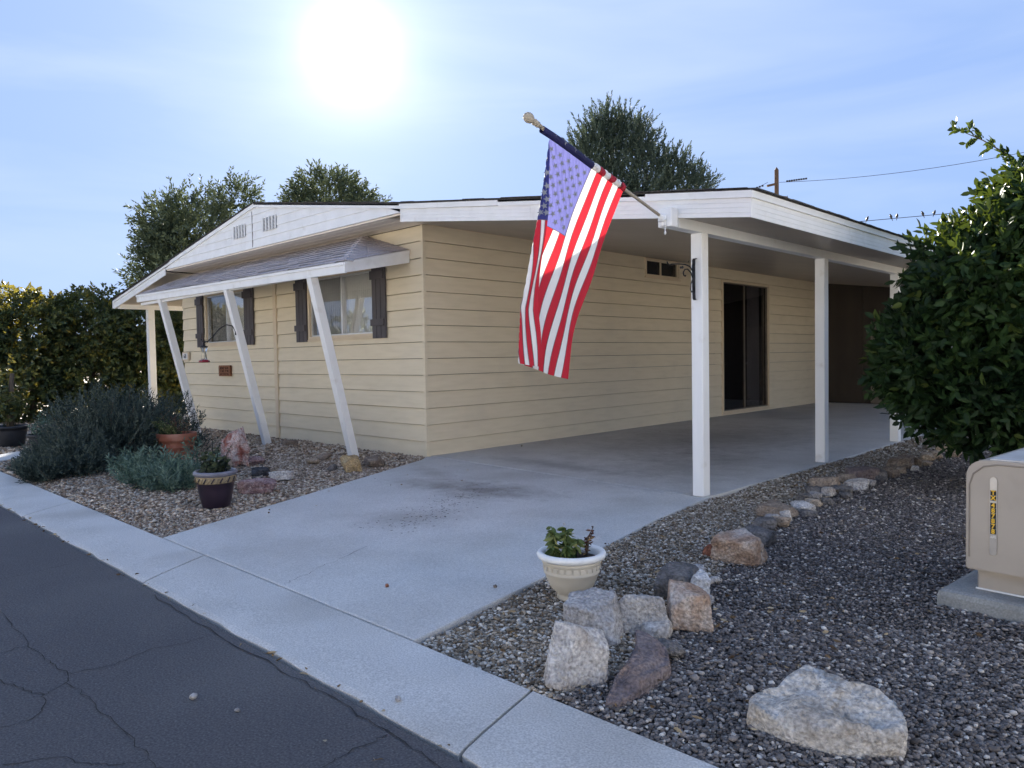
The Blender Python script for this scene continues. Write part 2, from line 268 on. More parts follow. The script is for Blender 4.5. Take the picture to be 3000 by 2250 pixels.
CR = [[(1.2, -5.33), (2.2, -5.38), (3.01, -5.36), (3.32, -5.36), (3.61, -5.37), (3.87, -5.36), (4.01, -5.36), (4.16, -5.34), (4.25, -5.37), (4.37, -5.35), (4.55, -5.36), (4.75, -5.35), (5.0, -5.35), (5.13, -5.35), (5.26, -5.35), (6.2, -5.4)],
      [(4.16, -5.34), (4.17, -5.27), (4.2, -5.18), (4.18, -5.1), (4.14, -4.98), (4.18, -4.86), (4.17, -4.71)],
      [(3.3, -4.69), (3.8, -4.7), (4.17, -4.71), (4.66, -4.7), (4.98, -4.7), (5.25, -4.7), (5.5, -4.71), (5.72, -4.72), (5.87, -4.72), (6.5, -4.74)],
      [(4.25, -5.37), (4.3, -5.44), (4.3, -5.47), (4.2, -5.5), (4.13, -5.53), (4.0, -5.55)], [(5.59, -4.71), (5.58, -4.8), (5.58, -4.89), (5.59, -4.97), (5.61, -5.3)],
      [(3.65, -5.38), (3.65, -5.44), (3.66, -5.6)], [(4.3, -5.47), (4.38, -5.48), (4.48, -5.52), (4.51, -5.58), (4.47, -5.74)], [(5.13, -5.35), (5.1, -5.43), (5.0, -5.51), (4.91, -5.53), (4.8, -5.7)], [(2.2, -5.38), (2.25, -5.1), (2.2, -4.8)]]
for i, c in enumerate(CR): ribbon(c, 0.0042 if i != 2 else 0.006, -0.0135-0.0003*i, seed=i).build('road_crack', M_CRACK, road)
# rolled concrete kerb, slab by slab
kerb = bpy.data.objects.new('kerb', None); COL.objects.link(kerb); kerb['kind'] = 'structure'
JX = [(-24.6, -24.4), (-21.5, -21.3), (-18.4, -18.2), (-15.3, -15.1), (-12.2, -12.0), (-9.15, -8.9), (-6.15, -5.9), (-3.2, -2.92), (-0.2, 0.15), (2.74, 3.02), (5.75, 5.87), (8.74, 8.8), (11.7, 11.75), (14.7, 14.75)]
R_ = random.Random(3)
for (a0, a1), (b0, b1) in zip(JX[:-1], JX[1:]):
    mb = MB(); g = 0.007; n = 14; prof = [(-4.155, 0.002), (-4.30, 0.0), (-4.50, -0.004), (-4.60, -0.009), (-4.635, -0.016)]
    rows = []
    for y, z in prof:
        t = (-4.155-y)/0.48; x0 = a0+(a1-a0)*t+g; x1 = b0+(b1-b0)*t-g
        rows.append([(x0+(x1-x0)*k/n, y+(R_.uniform(-.012, .012) if y < -4.62 else 0), z) for k in range(n+1)])
    for ra, rb in zip(rows[:-1], rows[1:]):
        for k in range(n): mb.poly([ra[k], rb[k], rb[k+1], ra[k+1]])
    for k in range(n): p, q = rows[-1][k], rows[-1][k+1]; mb.poly([p, (p[0], p[1], -.05), (q[0], q[1], -.05), q])
    for k in range(n): p, q = rows[0][k], rows[0][k+1]; mb.poly([p, q, (q[0], q[1], -.05), (p[0], p[1], -.05)])
    for e in (0, -1):
        for i in range(len(rows)-1): p, q = rows[i][e], rows[i+1][e]; mb.poly([p, q, (q[0], q[1], -.05), (p[0], p[1], -.05)])
    mb.build('kerb_slab', M_CONC, kerb)
def slab(name, pts, z0, z1, m, parent=None, c=0.012):
    bm = bmesh.new(); vs_ = [bm.verts.new((x, y, z0)) for x, y in pts]; f = bm.faces.new(vs_); r = bmesh.ops.extrude_face_region(bm, geom=[f])
    for v in [e for e in r['geom'] if isinstance(e, bmesh.types.BMVert)]: v.co.z = z1
    bmesh.ops.recalc_face_normals(bm, faces=bm.faces[:])
    top = [e for e in bm.edges if all(abs(v.co.z-z1) < 1e-6 for v in e.verts)]
    bmesh.ops.bevel(bm, geom=top, offset=c, segments=2, affect='EDGES', profile=0.6)
    me = bpy.data.meshes.new(name); bm.to_mesh(me); bm.free(); me.materials.append(m)
    return link(bpy.data.objects.new(name, me), parent)
drive = bpy.data.objects.new('driveway', None); COL.objects.link(drive); drive['kind'] = 'structure'
slab('driveway_slab', [(1.99, -4.142), (5.0, -4.142), (4.9, -3.6), (4.80, -3.04), (4.63, -2.2), (4.44, -1.3), (4.30, -0.262), (2.2, -0.115), (0.16, 0.02), (0.02, -0.03), (0.2, -0.25), (1.1, -2.2)], -0.06, 0.004, M_DRIVE, drive)
slab('carport_slab', [(0.16, 0.034), (2.2, -0.101), (4.285, -0.248), (4.28, 2.5), (4.27, 5.1), (4.27, 14.5), (-0.05, 14.5), (-0.05, 0.03)], -0.06, 0.004, M_DRIVE, drive)
ribbon([(3.77, -4.13), (3.72, -4.04), (3.68, -3.91), (3.59, -3.79), (3.58, -3.71), (3.54, -3.6), (3.4, -3.3)], 0.0028, 0.008, seed=40).build('driveway_crack', M_CRACK, drive)
wk = slab('garden_path', [(-4.15, -4.15), (-4.95, -4.15), (-6.6, -2.0), (-8.6, -0.6), (-8.6, 0.6), (-7.9, 0.6), (-7.9, -0.9), (-5.9, -2.3)], -0.05, 0.006, M_CONC); wk['kind'] = 'structure'
pp = slab('porch_floor', [(-10.0, 0.65), (-7.86, 0.65), (-7.86, 9.0), (-10.0, 9.0)], -0.05, 0.10, M_CONC); pp['kind'] = 'structure'
nb = slab('neighbour_driveway', [(-16.5, -4.14), (-13.6, -4.14), (-13.6, 6.0), (-16.5, 6.0)], -0.05, 0.004, M_CONC); nb['kind'] = 'structure'
nb2 = slab('neighbour_walk', [(-13.0, -3.2), (-8.9, -3.2), (-9.3, -2.45), (-13.0, -2.2)], -0.05, 0.006, M_CONC); nb2['kind'] = 'structure'

# gravel: a dark bed sheet with real pebbles lying on it
ICO = bmesh.new(); bmesh.ops.create_icosphere(ICO, subdivisions=1, radius=1); ICO.verts.ensure_lookup_table()
IV = np.array([v.co[:] for v in ICO.verts]); IT = np.array([[v.index for v in f.verts] for f in ICO.faces]); ICO.free()
OV = np.array([(1, 0, 0), (-1, 0, 0), (0, 1, 0), (0, -1, 0), (0, 0, 1), (0, 0, -1)], float)
OT = np.array([(0, 2, 4), (2, 1, 4), (1, 3, 4), (3, 0, 4), (2, 0, 5), (1, 2, 5), (3, 1, 5), (0, 3, 5)])
def inside(poly, x, y):
    c = np.zeros(len(x), bool); n = len(poly)
    for i in range(n):
        x0, y0 = poly[i]; x1, y1 = poly[(i+1) % n]
        if y0 == y1: continue
        c ^= ((y0 > y) != (y1 > y)) & (x < (x1-x0)*(y-y0)/(y1-y0)+x0)
    return c
def in_view(x, y, margin=0.18):
    d = np.stack([x-CAM[0], y-CAM[1], -CAM[2]+0*x], 1); w = d@_f; u = (d@_r)/np.maximum(w, .1); v = (d@_u)/np.maximum(w, .1)
    return (w > 0.6) & (np.abs(u) < 0.69+margin) & (v > -0.52-margin)
def pebbles(name, poly, m, seed, size, spacing_k, bias=1.0, elong=1.5, dist_far=3.9):
    g = np.random.default_rng(seed); P = np.array(poly); x0, y0 = P.min(0); x1, y1 = P.max(0)
    allV, allT, allA, off = [], [], [], 0
    for (lo, hi, k, BV, BT) in ((0, dist_far, 1.0, IV, IT), (dist_far, 7.0, 1.17, OV, OT), (7.0, 10.5, 1.5, OV, OT), (10.5, 30, 2.4, OV, OT)):
        s = size*spacing_k*k; nx, ny = int((x1-x0)/s)+1, int((y1-y0)/s)+1
        X, Y = np.meshgrid(x0+s*np.arange(nx), y0+s*np.arange(ny)); X = X.ravel()+g.uniform(-.55, .55, X.size)*s; Y = Y.ravel()+g.uniform(-.55, .55, Y.size)*s
        D = np.hypot(X-CAM[0], Y-CAM[1]); ok = (D >= lo) & (D < hi) & inside(poly, X, Y) & in_view(X, Y); X, Y = X[ok], Y[ok]; n = len(X)
        if n == 0: continue
        r = size*0.5*k**0.85*np.exp(g.normal(0, .23, n)); sc = np.stack([r*g.uniform(1.0, elong, n), r, r*g.uniform(.5, .8, n)], 1)
        V = np.broadcast_to(BV, (n, *BV.shape))*(1+g.uniform(-.22, .22, (n, len(BV), 1)))*sc[:, None]
        tz, tx = g.uniform(0, 6.28, n), g.normal(0, .35, n); c, s_ = np.cos(tx)[:, None], np.sin(tx)[:, None]
        y_, z_ = V[..., 1]*c-V[..., 2]*s_, V[..., 1]*s_+V[..., 2]*c; c, s_ = np.cos(tz)[:, None], np.sin(tz)[:, None]
        V = np.stack([V[..., 0]*c-y_*s_, V[..., 0]*s_+y_*c, z_], 2)
        hum = 0.010*np.sin(X*2.1+1)*np.cos(Y*1.7)+0.006*np.sin(X*5.3+Y*4.1)
        V += np.stack([X, Y, -0.012+hum+r*g.uniform(-.5, .9, n)], 1)[:, None]
        allV.append(V.reshape(-1, 3)); allT.append((BT[None]+(off+np.arange(n)*len(BV))[:, None, None]).reshape(-1, 3)); off += n*len(BV)
        a = np.clip(g.beta(1.6, 1.9, n)*bias, 0, .93); a = np.where(g.random(n) < .06, g.uniform(.93, 1, n), a); allA.append(np.repeat(a, len(BV)))
    return np.concatenate(allV), np.concatenate(allT), np.concatenate(allA)
BED_L = [(1.97, -4.135), (0.17, -0.22), (-0.02, -0.03), (-7.86, -0.02), (-7.86, -0.9), (-5.9, -2.3), (-4.18, -4.135)]
BED_L2 = [(-4.98, -4.135), (-6.65, -2.0), (-8.65, -0.6), (-13.0, -0.6), (-13.0, -4.135)]
EDGE = [(5.86, -4.15), (5.90, -3.75), (5.72, -3.3), (5.62, -2.7), (5.46, -2.0), (5.32, -1.5), (5.22, -0.9), (5.10, -0.3), (5.10, 0.4), (5.02, 0.9), (5.08, 1.6), (5.12, 2.3), (5.10, 3.2), (5.05, 4.3), (5.05, 14.0)]
BED_T = [(5.02, -4.142), (4.91, -3.6), (4.81, -3.04), (4.64, -2.2), (4.45, -1.3), (4.31, -0.25), (4.30, 2.5), (4.29, 5.1), (4.29, 14.0)] + EDGE[::-1]
BED_D = EDGE + [(11.0, 14.0), (11.0, -4.15)]
def gravel(name, polys, m, seed, size, k, bias, elong, z, label):
    vv, tt, aa, off = [], [], [], 0
    for i, p in enumerate(polys):
        V, T, A = pebbles(name, p, m, seed+i, size, k, bias, elong); vv.append(V); tt.append(T+off); aa.append(A); off += len(V)
    o = npobj(name, np.concatenate(vv), np.concatenate(tt), m, None, np.concatenate(aa)); tag(o, label, 'gravel', kind='stuff')
    for p in polys: structure('gravel_bed', MB().poly([(x, y, z) for x, y in p]), M_GRBED)
gravel('tan_gravel', [BED_L, BED_L2], M_PEB_T, 11, 0.0175, 0.78, 1.25, 1.9, -0.024, 'tan pebble gravel covering the bed in front of the windows')
gravel('mixed_gravel', [BED_T], M_PEB_M, 21, 0.0150, 0.78, 1.15, 1.6, -0.026, 'grey and tan gravel strip between the driveway and the stone edging')
gravel('dark_gravel', [BED_D], M_PEB_D, 31, 0.0155, 0.79, 0.95, 1.6, -0.030, 'dark grey gravel right of the stone edging')

# ------------------------------------------------------------------ the house
house = empty('mobile_home', 'beige lap-sided single-storey home with white gable and carport', 'house', (0, 0, 0))
ROW = 0.2215
WIN_R, WIN_L = (-2.87, -1.07, 1.63, 2.62), (-6.71, -5.01, 1.63, 2.62)
def lap_wall(name, axis, a0, a1, ztop, openings, sign):
    """Boards of lap siding; axis 'x' = front wall facing -Y, 'y' = side wall facing +X (or -X with sign -1)."""
    wall = MB(); part = bpy.data.objects.new(name, None); link(part, house)
    def P(a, off, z):
        return (a, -off, z) if axis == 'x' else ((sign*off if sign > 0 else -7.83-off), a, z)
    z = -0.03; r = 0
    while z < ztop-0.01:
        z1 = min(z+ROW, ztop); cuts = sorted({z, z1} | {q for o in openings for q in o[2:4] if z < q < z1})
        for c0, c1 in zip(cuts[:-1], cuts[1:]):
            spans = [(a0, a1)]
            for o in openings:
                if o[2] < (c0+c1)/2 < o[3]:
                    new = []
                    for s0, s1 in spans:
                        if o[0] > s0: new.append((s0, min(s1, o[0])))
                        if o[1] < s1: new.append((max(s0, o[1]), s1))
                    spans = new
            for s0, s1 in spans:
                if s1-s0 < 0.02: continue
                off = lambda q: 0.030-0.022*(q-z)/ROW
                e = 0.0015*math.sin(r*3.7+s0)
                m = MB(); o0, o1 = off(c0)+e, off(c1)+e; q0 = c0; c0_ = c0+(.007 if abs(c0-z) < 1e-6 else 0.0)
                m.hexa([P(s0, o0, c0_), P(s1, o0, c0_), P(s1, -0.05, c0_), P(s0, -0.05, c0_), P(s0, o1, c1), P(s1, o1, c1), P(s1, -0.05, c1), P(s0, -0.05, c1)])
                m.build('siding_board', M_SIDING, part)
        if axis == 'x' and a1 == 0.0:                        # metal corner cap of the course
            MB().prism([(-0.012, -0.034), (0.034, -0.034), (0.034, 0.012), (0.0, 0.012), (0.0, 0.0), (-0.012, 0.0)], 'z', z-0.004, z1-0.006).build('corner_cap', M_SIDING, part)
        z += ROW; r += 1
    return part
lap_wall('front_wall', 'x', -7.83, -3.99, 3.06, [WIN_L], 1)
lap_wall('front_wall', 'x', -3.91, 0.0, 3.06, [WIN_R], 1)
lap_wall('side_wall', 'y', 0.0, 15.5, 3.07, [(5.10, 6.24, 2.73, 3.06), (7.87, 10.03, 0.05, 2.84)], 1)
lap_wall('porch_wall', 'y', 0.0, 15.5, 3.06, [], -1)
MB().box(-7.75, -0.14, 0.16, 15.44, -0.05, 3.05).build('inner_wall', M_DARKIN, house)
MB().box(-7.8, -0.03, 15.46, 15.52, -0.05, 3.05).build('rear_wall', M_SIDING, house)
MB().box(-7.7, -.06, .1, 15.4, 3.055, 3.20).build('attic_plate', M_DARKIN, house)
MB().box(-.05, .034, .0, 15.5, 3.071, 3.20).build('wall_plate', M_TRIM, house)
MB().cbox(-4.00, -3.90, -0.048, 0.04, -0.02, 3.05, 0.004).build('batten', M_TRIM, house)
MB().box(-7.80, 0.0, -0.012, 0.03, -0.05, 0.015).build('skirting', M_TRIM, house)
def curtain(parent, x0, x1, z0, z1, depth, axis='x', m=M_CURTAIN, amp=0.012, wl=0.055):
    n = int((x1-x0)/wl*8); mb = MB(); P = []
    for i in range(n+1):
        a = x0+(x1-x0)*i/n; o = depth+amp*math.sin(2*math.pi*(a-x0)/wl+0.7*math.sin(a*9))
        P.append((a, o))
    f = (lambda a, o, z: (a, o, z)) if axis == 'x' else (lambda a, o, z: (-o, a, z))
    for (a, o), (b, q) in zip(P[:-1], P[1:]): mb.poly([f(a, o, z0), f(b, q, z0), f(b, q, z1), f(a, o, z1)])
    return mb.build('curtain', m, parent, True)
def window(name, x0, x1, z0, z1, xm, axis, label=None, casing=M_TRIM, frame=M_ALU, curt=None, gl=(M_GLASS_D, M_GLASS)):
    w = bpy.data.objects.new(name, None); link(w, house)
    def bx(m, a0, a1, y0, y1, q0, q1):                       # y measured inward from the wall face
        return m.box(a0, a1, y0, y1, q0, q1) if axis == 'x' else m.box(-y1, -y0, a0, a1, q0, q1)
    c = 0.045 if z1-z0 > .5 else 0.022
    for (a0, a1, q0, q1) in ((x0, x0+c, z0, z1), (x1-c, x1, z0, z1), (x0+c, x1-c, z1-c, z1), (x0+c, x1-c, z0, z0+c)):
        bx(MB(), a0, a1, -0.046, 0.13, q0, q1).build('casing', casing, w)
    f = 0.022; a0, a1, q0, q1 = x0+c, x1-c, z0+c, z1-c
    fr = MB()
    for (b0, b1, p0, p1) in ((a0, a0+f, q0, q1), (a1-f, a1, q0, q1), (a0+f, a1-f, q1-f, q1), (a0+f, a1-f, q0, q0+f), (xm-f*.7, xm+f*.7, q0+f, q1-f)): bx(fr, b0, b1, -0.012, 0.05, p0, p1)
    fr.build('sash_frame', frame, w)
    for k, (b0, b1) in enumerate(((a0+f, xm-f*.7), (xm+f*.7, a1-f))): bx(MB(), b0, b1, 0.010+0.015*k, 0.014+0.015*k, q0+f, q1-f).build('pane', gl[k], w)
    for s0, s1 in (curt or []): curtain(w, s0, s1, q0, q1, 0.085, axis)
    bx(MB(), x0-0.02, x1+0.02, -0.05, 0.0, z0-0.03, z0-0.002).build('sill', casing, w)
    return w
window('window', *WIN_R, -1.95, 'x', curt=[(-2.83, -1.11)])
window('window', *WIN_L, -5.83, 'x', curt=[(-6.66, -5.06)])
window('window', 5.10, 6.24, 2.73, 3.06, 5.63, 'y', gl=(M_GLASS_B, M_GLASS_B), frame=M_TRIM)
sd = window('sliding_door', 7.87, 10.03, 0.05, 2.84, 8.9, 'y', gl=(M_GLASS_B, M_GLASS_B), casing=M_TRIM, frame=M_BRONZE, curt=[(9.2, 9.75)])
for (x0, x1) in ((-7.07, -6.79), (-5.04, -4.70), (-3.22, -2.90), (-1.10, -0.79)):
    sh = bpy.data.objects.new('shutter', None); link(sh, house); w = (x1-x0-0.02)/3
    for k in range(3): MB().cbox(x0+k*(w+0.01), x0+k*(w+0.01)+w, -0.060, -0.032, 1.60, 2.63, 0.003).build('slat', M_SHUTTER, sh)
    for q0, q1 in ((1.775, 1.87), (2.43, 2.55)): MB().cbox(x0-0.02, x1-0.02, -0.082, -0.0605, q0, q1, 0.003).build('cleat', M_SHUTTER, sh)

# roof: ridge along Y, gable end to the street, carport under the right slope, porch under the left
YF, YB = -0.65, 15.8
RIDGE, GR, EAVE_R, EAVE_L = (-3.32, 3.767), (0.40, 3.183), (4.93, 2.585), (-9.95, 2.70)
def roof_z(x):
    pts = [EAVE_L, RIDGE, GR, EAVE_R]
    for (x0, z0), (x1, z1) in zip(pts[:-1], pts[1:]):
        if x <= x1: return z0+(z1-z0)*(x-x0)/(x1-x0)
    return pts[-1][1]
roof = MB()
prof = [EAVE_L, RIDGE, GR, EAVE_R]
top = [(x, z+0.016) for x, z in prof]; bot = [(x, z-0.02) for x, z in prof]
roof.prism([(EAVE_L[0]-.03, EAVE_L[1]+.01)] + top[1:3] + [(EAVE_R[0]+.03, EAVE_R[1]+.006)] + [(x, z) for x, z in bot[::-1]], 'y', YF-0.03, YB)
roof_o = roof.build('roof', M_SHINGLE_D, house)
tabs = MB(); R_ = random.Random(5)                              # uneven shingle ends along the roof edges
x = -9.9
while x < 4.9:
    w = R_.uniform(.16, .34); t = R_.uniform(.003, .011); z0, z1 = roof_z(x), roof_z(x+w)
    tabs.hexa([(x, YF-.045, z0+.0165), (x+w, YF-.045, z1+.0165), (x+w, YF+.3, z1+.0165), (x, YF+.3, z0+.0165), (x, YF-.045, z0+.0165+t), (x+w, YF-.045, z1+.018+t*R_.uniform(.2, 1)), (x+w, YF+.3, z1+.018+t), (x, YF+.3, z0+.018+t)]); x += w+.004
y = YF
while y < 13:
    w = R_.uniform(.16, .34); t = R_.uniform(.003, .010); z = EAVE_R[1]+.006
    tabs.hexa([(4.98, y, z), (4.98, y+w, z), (4.6, y+w, z+.055), (4.6, y, z+.055), (4.98, y, z+t+.004), (4.98, y+w, z+t*R_.uniform(.3, 1)+.004), (4.6, y+w, z+.06+t), (4.6, y, z+.06+t)]); y += w+.004
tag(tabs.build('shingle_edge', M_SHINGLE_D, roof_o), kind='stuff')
gable = bpy.data.objects.new('gable', None); link(gable, house)
GZ = 3.085
def under(z, d):                                              # x range where the roof underside clears z by d
    zl = z+d; xl = EAVE_L[0]+(zl-EAVE_L[1])/(RIDGE[1]-EAVE_L[1])*(RIDGE[0]-EAVE_L[0])
    xr = RIDGE[0]+(RIDGE[1]-zl)/(RIDGE[1]-GR[1])*(GR[0]-RIDGE[0]); return max(xl, -6.99), min(xr, 0.40)
zz = [GZ+0.128*k for k in range(6)]
for k, z0 in enumerate(zz):
    z1 = min(z0+0.128, 3.70)
    if z1-z0 < .02: continue
    l0, r0 = under(z0, .03); l1, r1 = under(z1, .03)
    if r1 <= l1: l1 = r1 = (l0+r0)/2
    MB().hexa([(l0, YF-.012, z0), (r0, YF-.012, z0), (r0, YF+.02, z0), (l0, YF+.02, z0), (l1, YF-.002, z1), (r1, YF-.002, z1), (r1, YF+.02, z1), (l1, YF+.02, z1)]).build('gable_board', M_WHITE, gable)
ribbon([(-3.42, 3.70), (-3.40, 3.5), (-3.43, 3.3), (-3.42, 3.12)], 0.012, 0, .006, seed=9)
MB().box(-3.425, -3.415, YF-.0135, YF-.005, 3.10, 3.66).build('seam', M_SHUTTER, gable)
for x0, x1 in ((-4.04, -3.65), (-3.04, -2.65)):
    vt = MB().box(x0, x1, YF-.020, YF-.0125, 3.305, 3.495).build('vent', M_DARKIN, gable)
    fr = MB()
    for k in range(5): xx = x0+(x1-x0)*k/4; fr.box(xx-.011, xx+.011, YF-.034, YF-.0205, 3.295, 3.505)
    for k in range(10): q = 3.31+.0205*k; fr.hexa([(x0, YF-.032, q-.007), (x1, YF-.032, q-.007), (x1, YF-.0206, q), (x0, YF-.0206, q), (x0, YF-.032, q-.001), (x1, YF-.032, q-.001), (x1, YF-.0206, q+.006), (x0, YF-.0206, q+.006)])
    fr.build('louvre', M_WHITE, vt)
def rake(x0, x1, d0, d1, e0, e1, y0, y1, name, m, par):       # strip hanging under the roof line
    return MB().hexa([(x0, y0, roof_z(x0)-d1), (x1, y0, roof_z(x1)-e1), (x1, y1, roof_z(x1)-e1), (x0, y1, roof_z(x0)-d1), (x0, y0, roof_z(x0)-d0), (x1, y0, roof_z(x1)-e0), (x1, y1, roof_z(x1)-e0), (x0, y1, roof_z(x0)-d0)]).build(name, m, par)
TRIMS = [(-9.95, -6.7), (-6.7, -3.32), (-3.32, 0.40), (0.40, 2.1), (2.1, 3.95), (3.95, 4.945)]
for k, (x0, x1) in enumerate(TRIMS): rake(x0, x1+(0.0 if k in (2, 5) else .001), .0, .060, .0, .056, YF-.030-.002*(k % 2), YF+.01, 'rake_trim', M_WHITE, gable)
# left porch rake board, return of the gable box, soffit of the gable
for k in range(2): rake(-9.94, -7.0, .062+.066*k, .125+.066*k, .062+.066*k, .125+.066*k, YF-.012+.002*k, YF+.01, 'rake_board', M_WHITE, gable)
MB().prism([(YF+.011, 3.085), (0.0, 3.085), (0.0, 3.15), (YF+.011, 3.15)], 'x', -7.005, -6.985).build('gable_return', M_WHITE, gable)
sof = MB().box(-6.98, 0.42, YF+.021, -0.034, 3.062, 3.084).build('gable_soffit', M_SOFW, gable)
for k in range(4): yy = -.55+.15*k; MB().box(-6.97, .41, yy, yy+.008, 3.058, 3.0615).build('soffit_bead', M_SOFW, gable)
# carport roof
carport = bpy.data.objects.new('carport_roof', None); link(carport, house)
def ceil_z(x): return 3.072-(3.072-2.388)*x/4.9
soff = MB(); y = YF+.012; w = .10
while y < 15.6:                                                # pans of the metal ceiling with a groove between
    y1 = y+w
    for (p, q, d) in ((y, y1-.010, 0.0), (y1-.010, y1, .008)):
        soff.poly([(0.022, p, ceil_z(0)+d), (4.915, p, ceil_z(4.915)+d), (4.915, q, ceil_z(4.915)+d), (0.022, q, ceil_z(0)+d)])
    for q, da, db in ((y1-.010, 0, .008), (y1, .008, 0)): soff.poly([(0.022, q, ceil_z(0)+da), (4.915, q, ceil_z(4.915)+da), (4.915, q, ceil_z(4.915)+db), (0.022, q, ceil_z(0)+db)])
    y = y1
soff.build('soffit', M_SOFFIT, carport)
for k in range(4):                                            # fascia strips, front and side
    d0, d1 = .060+.038*k, .0972+.038*k; s0, s1 = .056+.038*k, .0932+.038*k
    rake(0.415, 2.55, d0, d1, d0, d1, YF-.014+.0015*k, YF+.011, 'fascia_strip', M_WHITE, carport); rake(2.552, 4.932, d0, d1, s0, s1, YF-.014+.0015*k, YF+.011, 'fascia_strip', M_WHITE, carport)
    z1, z0 = EAVE_R[1]-s0, EAVE_R[1]-s1
    for y0, y1 in ((YF-.012, 3.9), (3.903, 8.6), (8.603, 15.6)): MB().box(4.918, 4.934-.0015*k, y0, y1, z0, z1).build('fascia_strip', M_WHITE, carport)
MB().box(0.40, 0.414, YF-.016, YF+.03, 2.965, 3.165).build('fascia_end', M_WHITE, carport)
for y0, y1 in ((YF-.030, 0.42), (0.42, 4.4), (4.4, 9.0), (9.0, 15.6)): MB().box(4.935, 4.952, y0, y1+.001, EAVE_R[1]-.056, EAVE_R[1]-.001).build('drip_trim', M_WHITE, carport)
MB().cbox(4.15, 4.255, YF+.02, 15.5, 2.388, 2.50, .004).build('beam', M_POST, carport)
MB().cbox(4.135, 4.27, -.77, YF-.018, 2.385, 2.545, .006).build('beam_end_block', M_POST, carport)
for k, y in enumerate((-0.20, 2.555, 5.18, 7.85, 10.5)):
    MB().cbox(4.145, 4.26, y-.0575, y+.0575, 0.004, 2.387, .006).build('post', M_POST, carport)
    MB().box(4.2605, 4.264, y-.022, y+.022, 2.24, 2.385).build('strap_plate', M_POST, carport)
MB().box(4.05, 4.143, -.25, -.20, .0045, .009).build('base_plate', M_ALU, carport)
# storage room added to darken the far carport; near-black panels stand for shade
M_END_SHADE = mat('shade_brown_panel', [(0.3, (0.035, 0.027, 0.021)), (0.7, (0.05, 0.039, 0.03))], scale=3, stretch=(1, 1, .3), rough=.75, bump=.15, bscale=30)
added_shed = bpy.data.objects.new('added_storage_room', None); link(added_shed, house)
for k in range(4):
    x0 = .03+k*1.03; x1 = x0+1.02; MB().hexa([(x0, 13.0, .005), (x1, 13.0, .005), (x1, 13.05, .005), (x0, 13.05, .005), (x0, 13.0, ceil_z(x0)-.002), (x1, 13.0, ceil_z(x1)-.002), (x1, 13.05, ceil_z(x1)-.002), (x0, 13.05, ceil_z(x0)-.002)]).build('wall_panel', M_END_SHADE, added_shed)
MB().box(4.10, 4.144, 13.0, 15.4, .005, 2.386).build('side_panel', M_END_SHADE, added_shed)
dr = MB().cbox(1.25, 2.05, 12.965, 12.998, .02, 2.02, .004).build('door', M_BRONZE, added_shed); MB().lathe([(0, 0), (.03, .01), (.03, .04), (0, .05)], 12).build('door_knob', M_ALU, dr, True, (1.95, 12.94, 1.0))
# left porch ceiling, beam and post
porch = bpy.data.objects.new('porch_roof', None); link(porch, house)
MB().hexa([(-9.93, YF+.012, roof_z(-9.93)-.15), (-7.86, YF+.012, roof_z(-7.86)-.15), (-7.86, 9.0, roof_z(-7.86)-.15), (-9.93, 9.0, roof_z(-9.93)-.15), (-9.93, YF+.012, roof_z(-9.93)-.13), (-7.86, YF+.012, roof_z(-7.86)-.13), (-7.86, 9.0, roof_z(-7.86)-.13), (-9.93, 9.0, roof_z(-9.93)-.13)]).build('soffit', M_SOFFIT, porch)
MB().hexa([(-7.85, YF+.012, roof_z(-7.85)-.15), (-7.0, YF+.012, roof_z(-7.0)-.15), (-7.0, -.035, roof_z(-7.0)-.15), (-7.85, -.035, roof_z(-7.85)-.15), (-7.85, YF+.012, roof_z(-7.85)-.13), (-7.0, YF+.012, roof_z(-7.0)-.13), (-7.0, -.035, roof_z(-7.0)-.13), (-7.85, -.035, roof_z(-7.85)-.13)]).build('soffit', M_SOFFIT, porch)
MB().box(-9.96, -9.941, YF-.03, 9.0, 2.52, 2.69).build('fascia', M_WHITE, porch)
MB().cbox(-9.78, -9.66, YF+.02, 9.0, 2.50, 2.64, .004).build('beam', M_POST, porch)
for y in (0.02, 4.2, 8.4): MB().cbox(-9.79, -9.65, y-.07, y+.07, -.03, 2.499, .006).build('post', M_POST, porch)

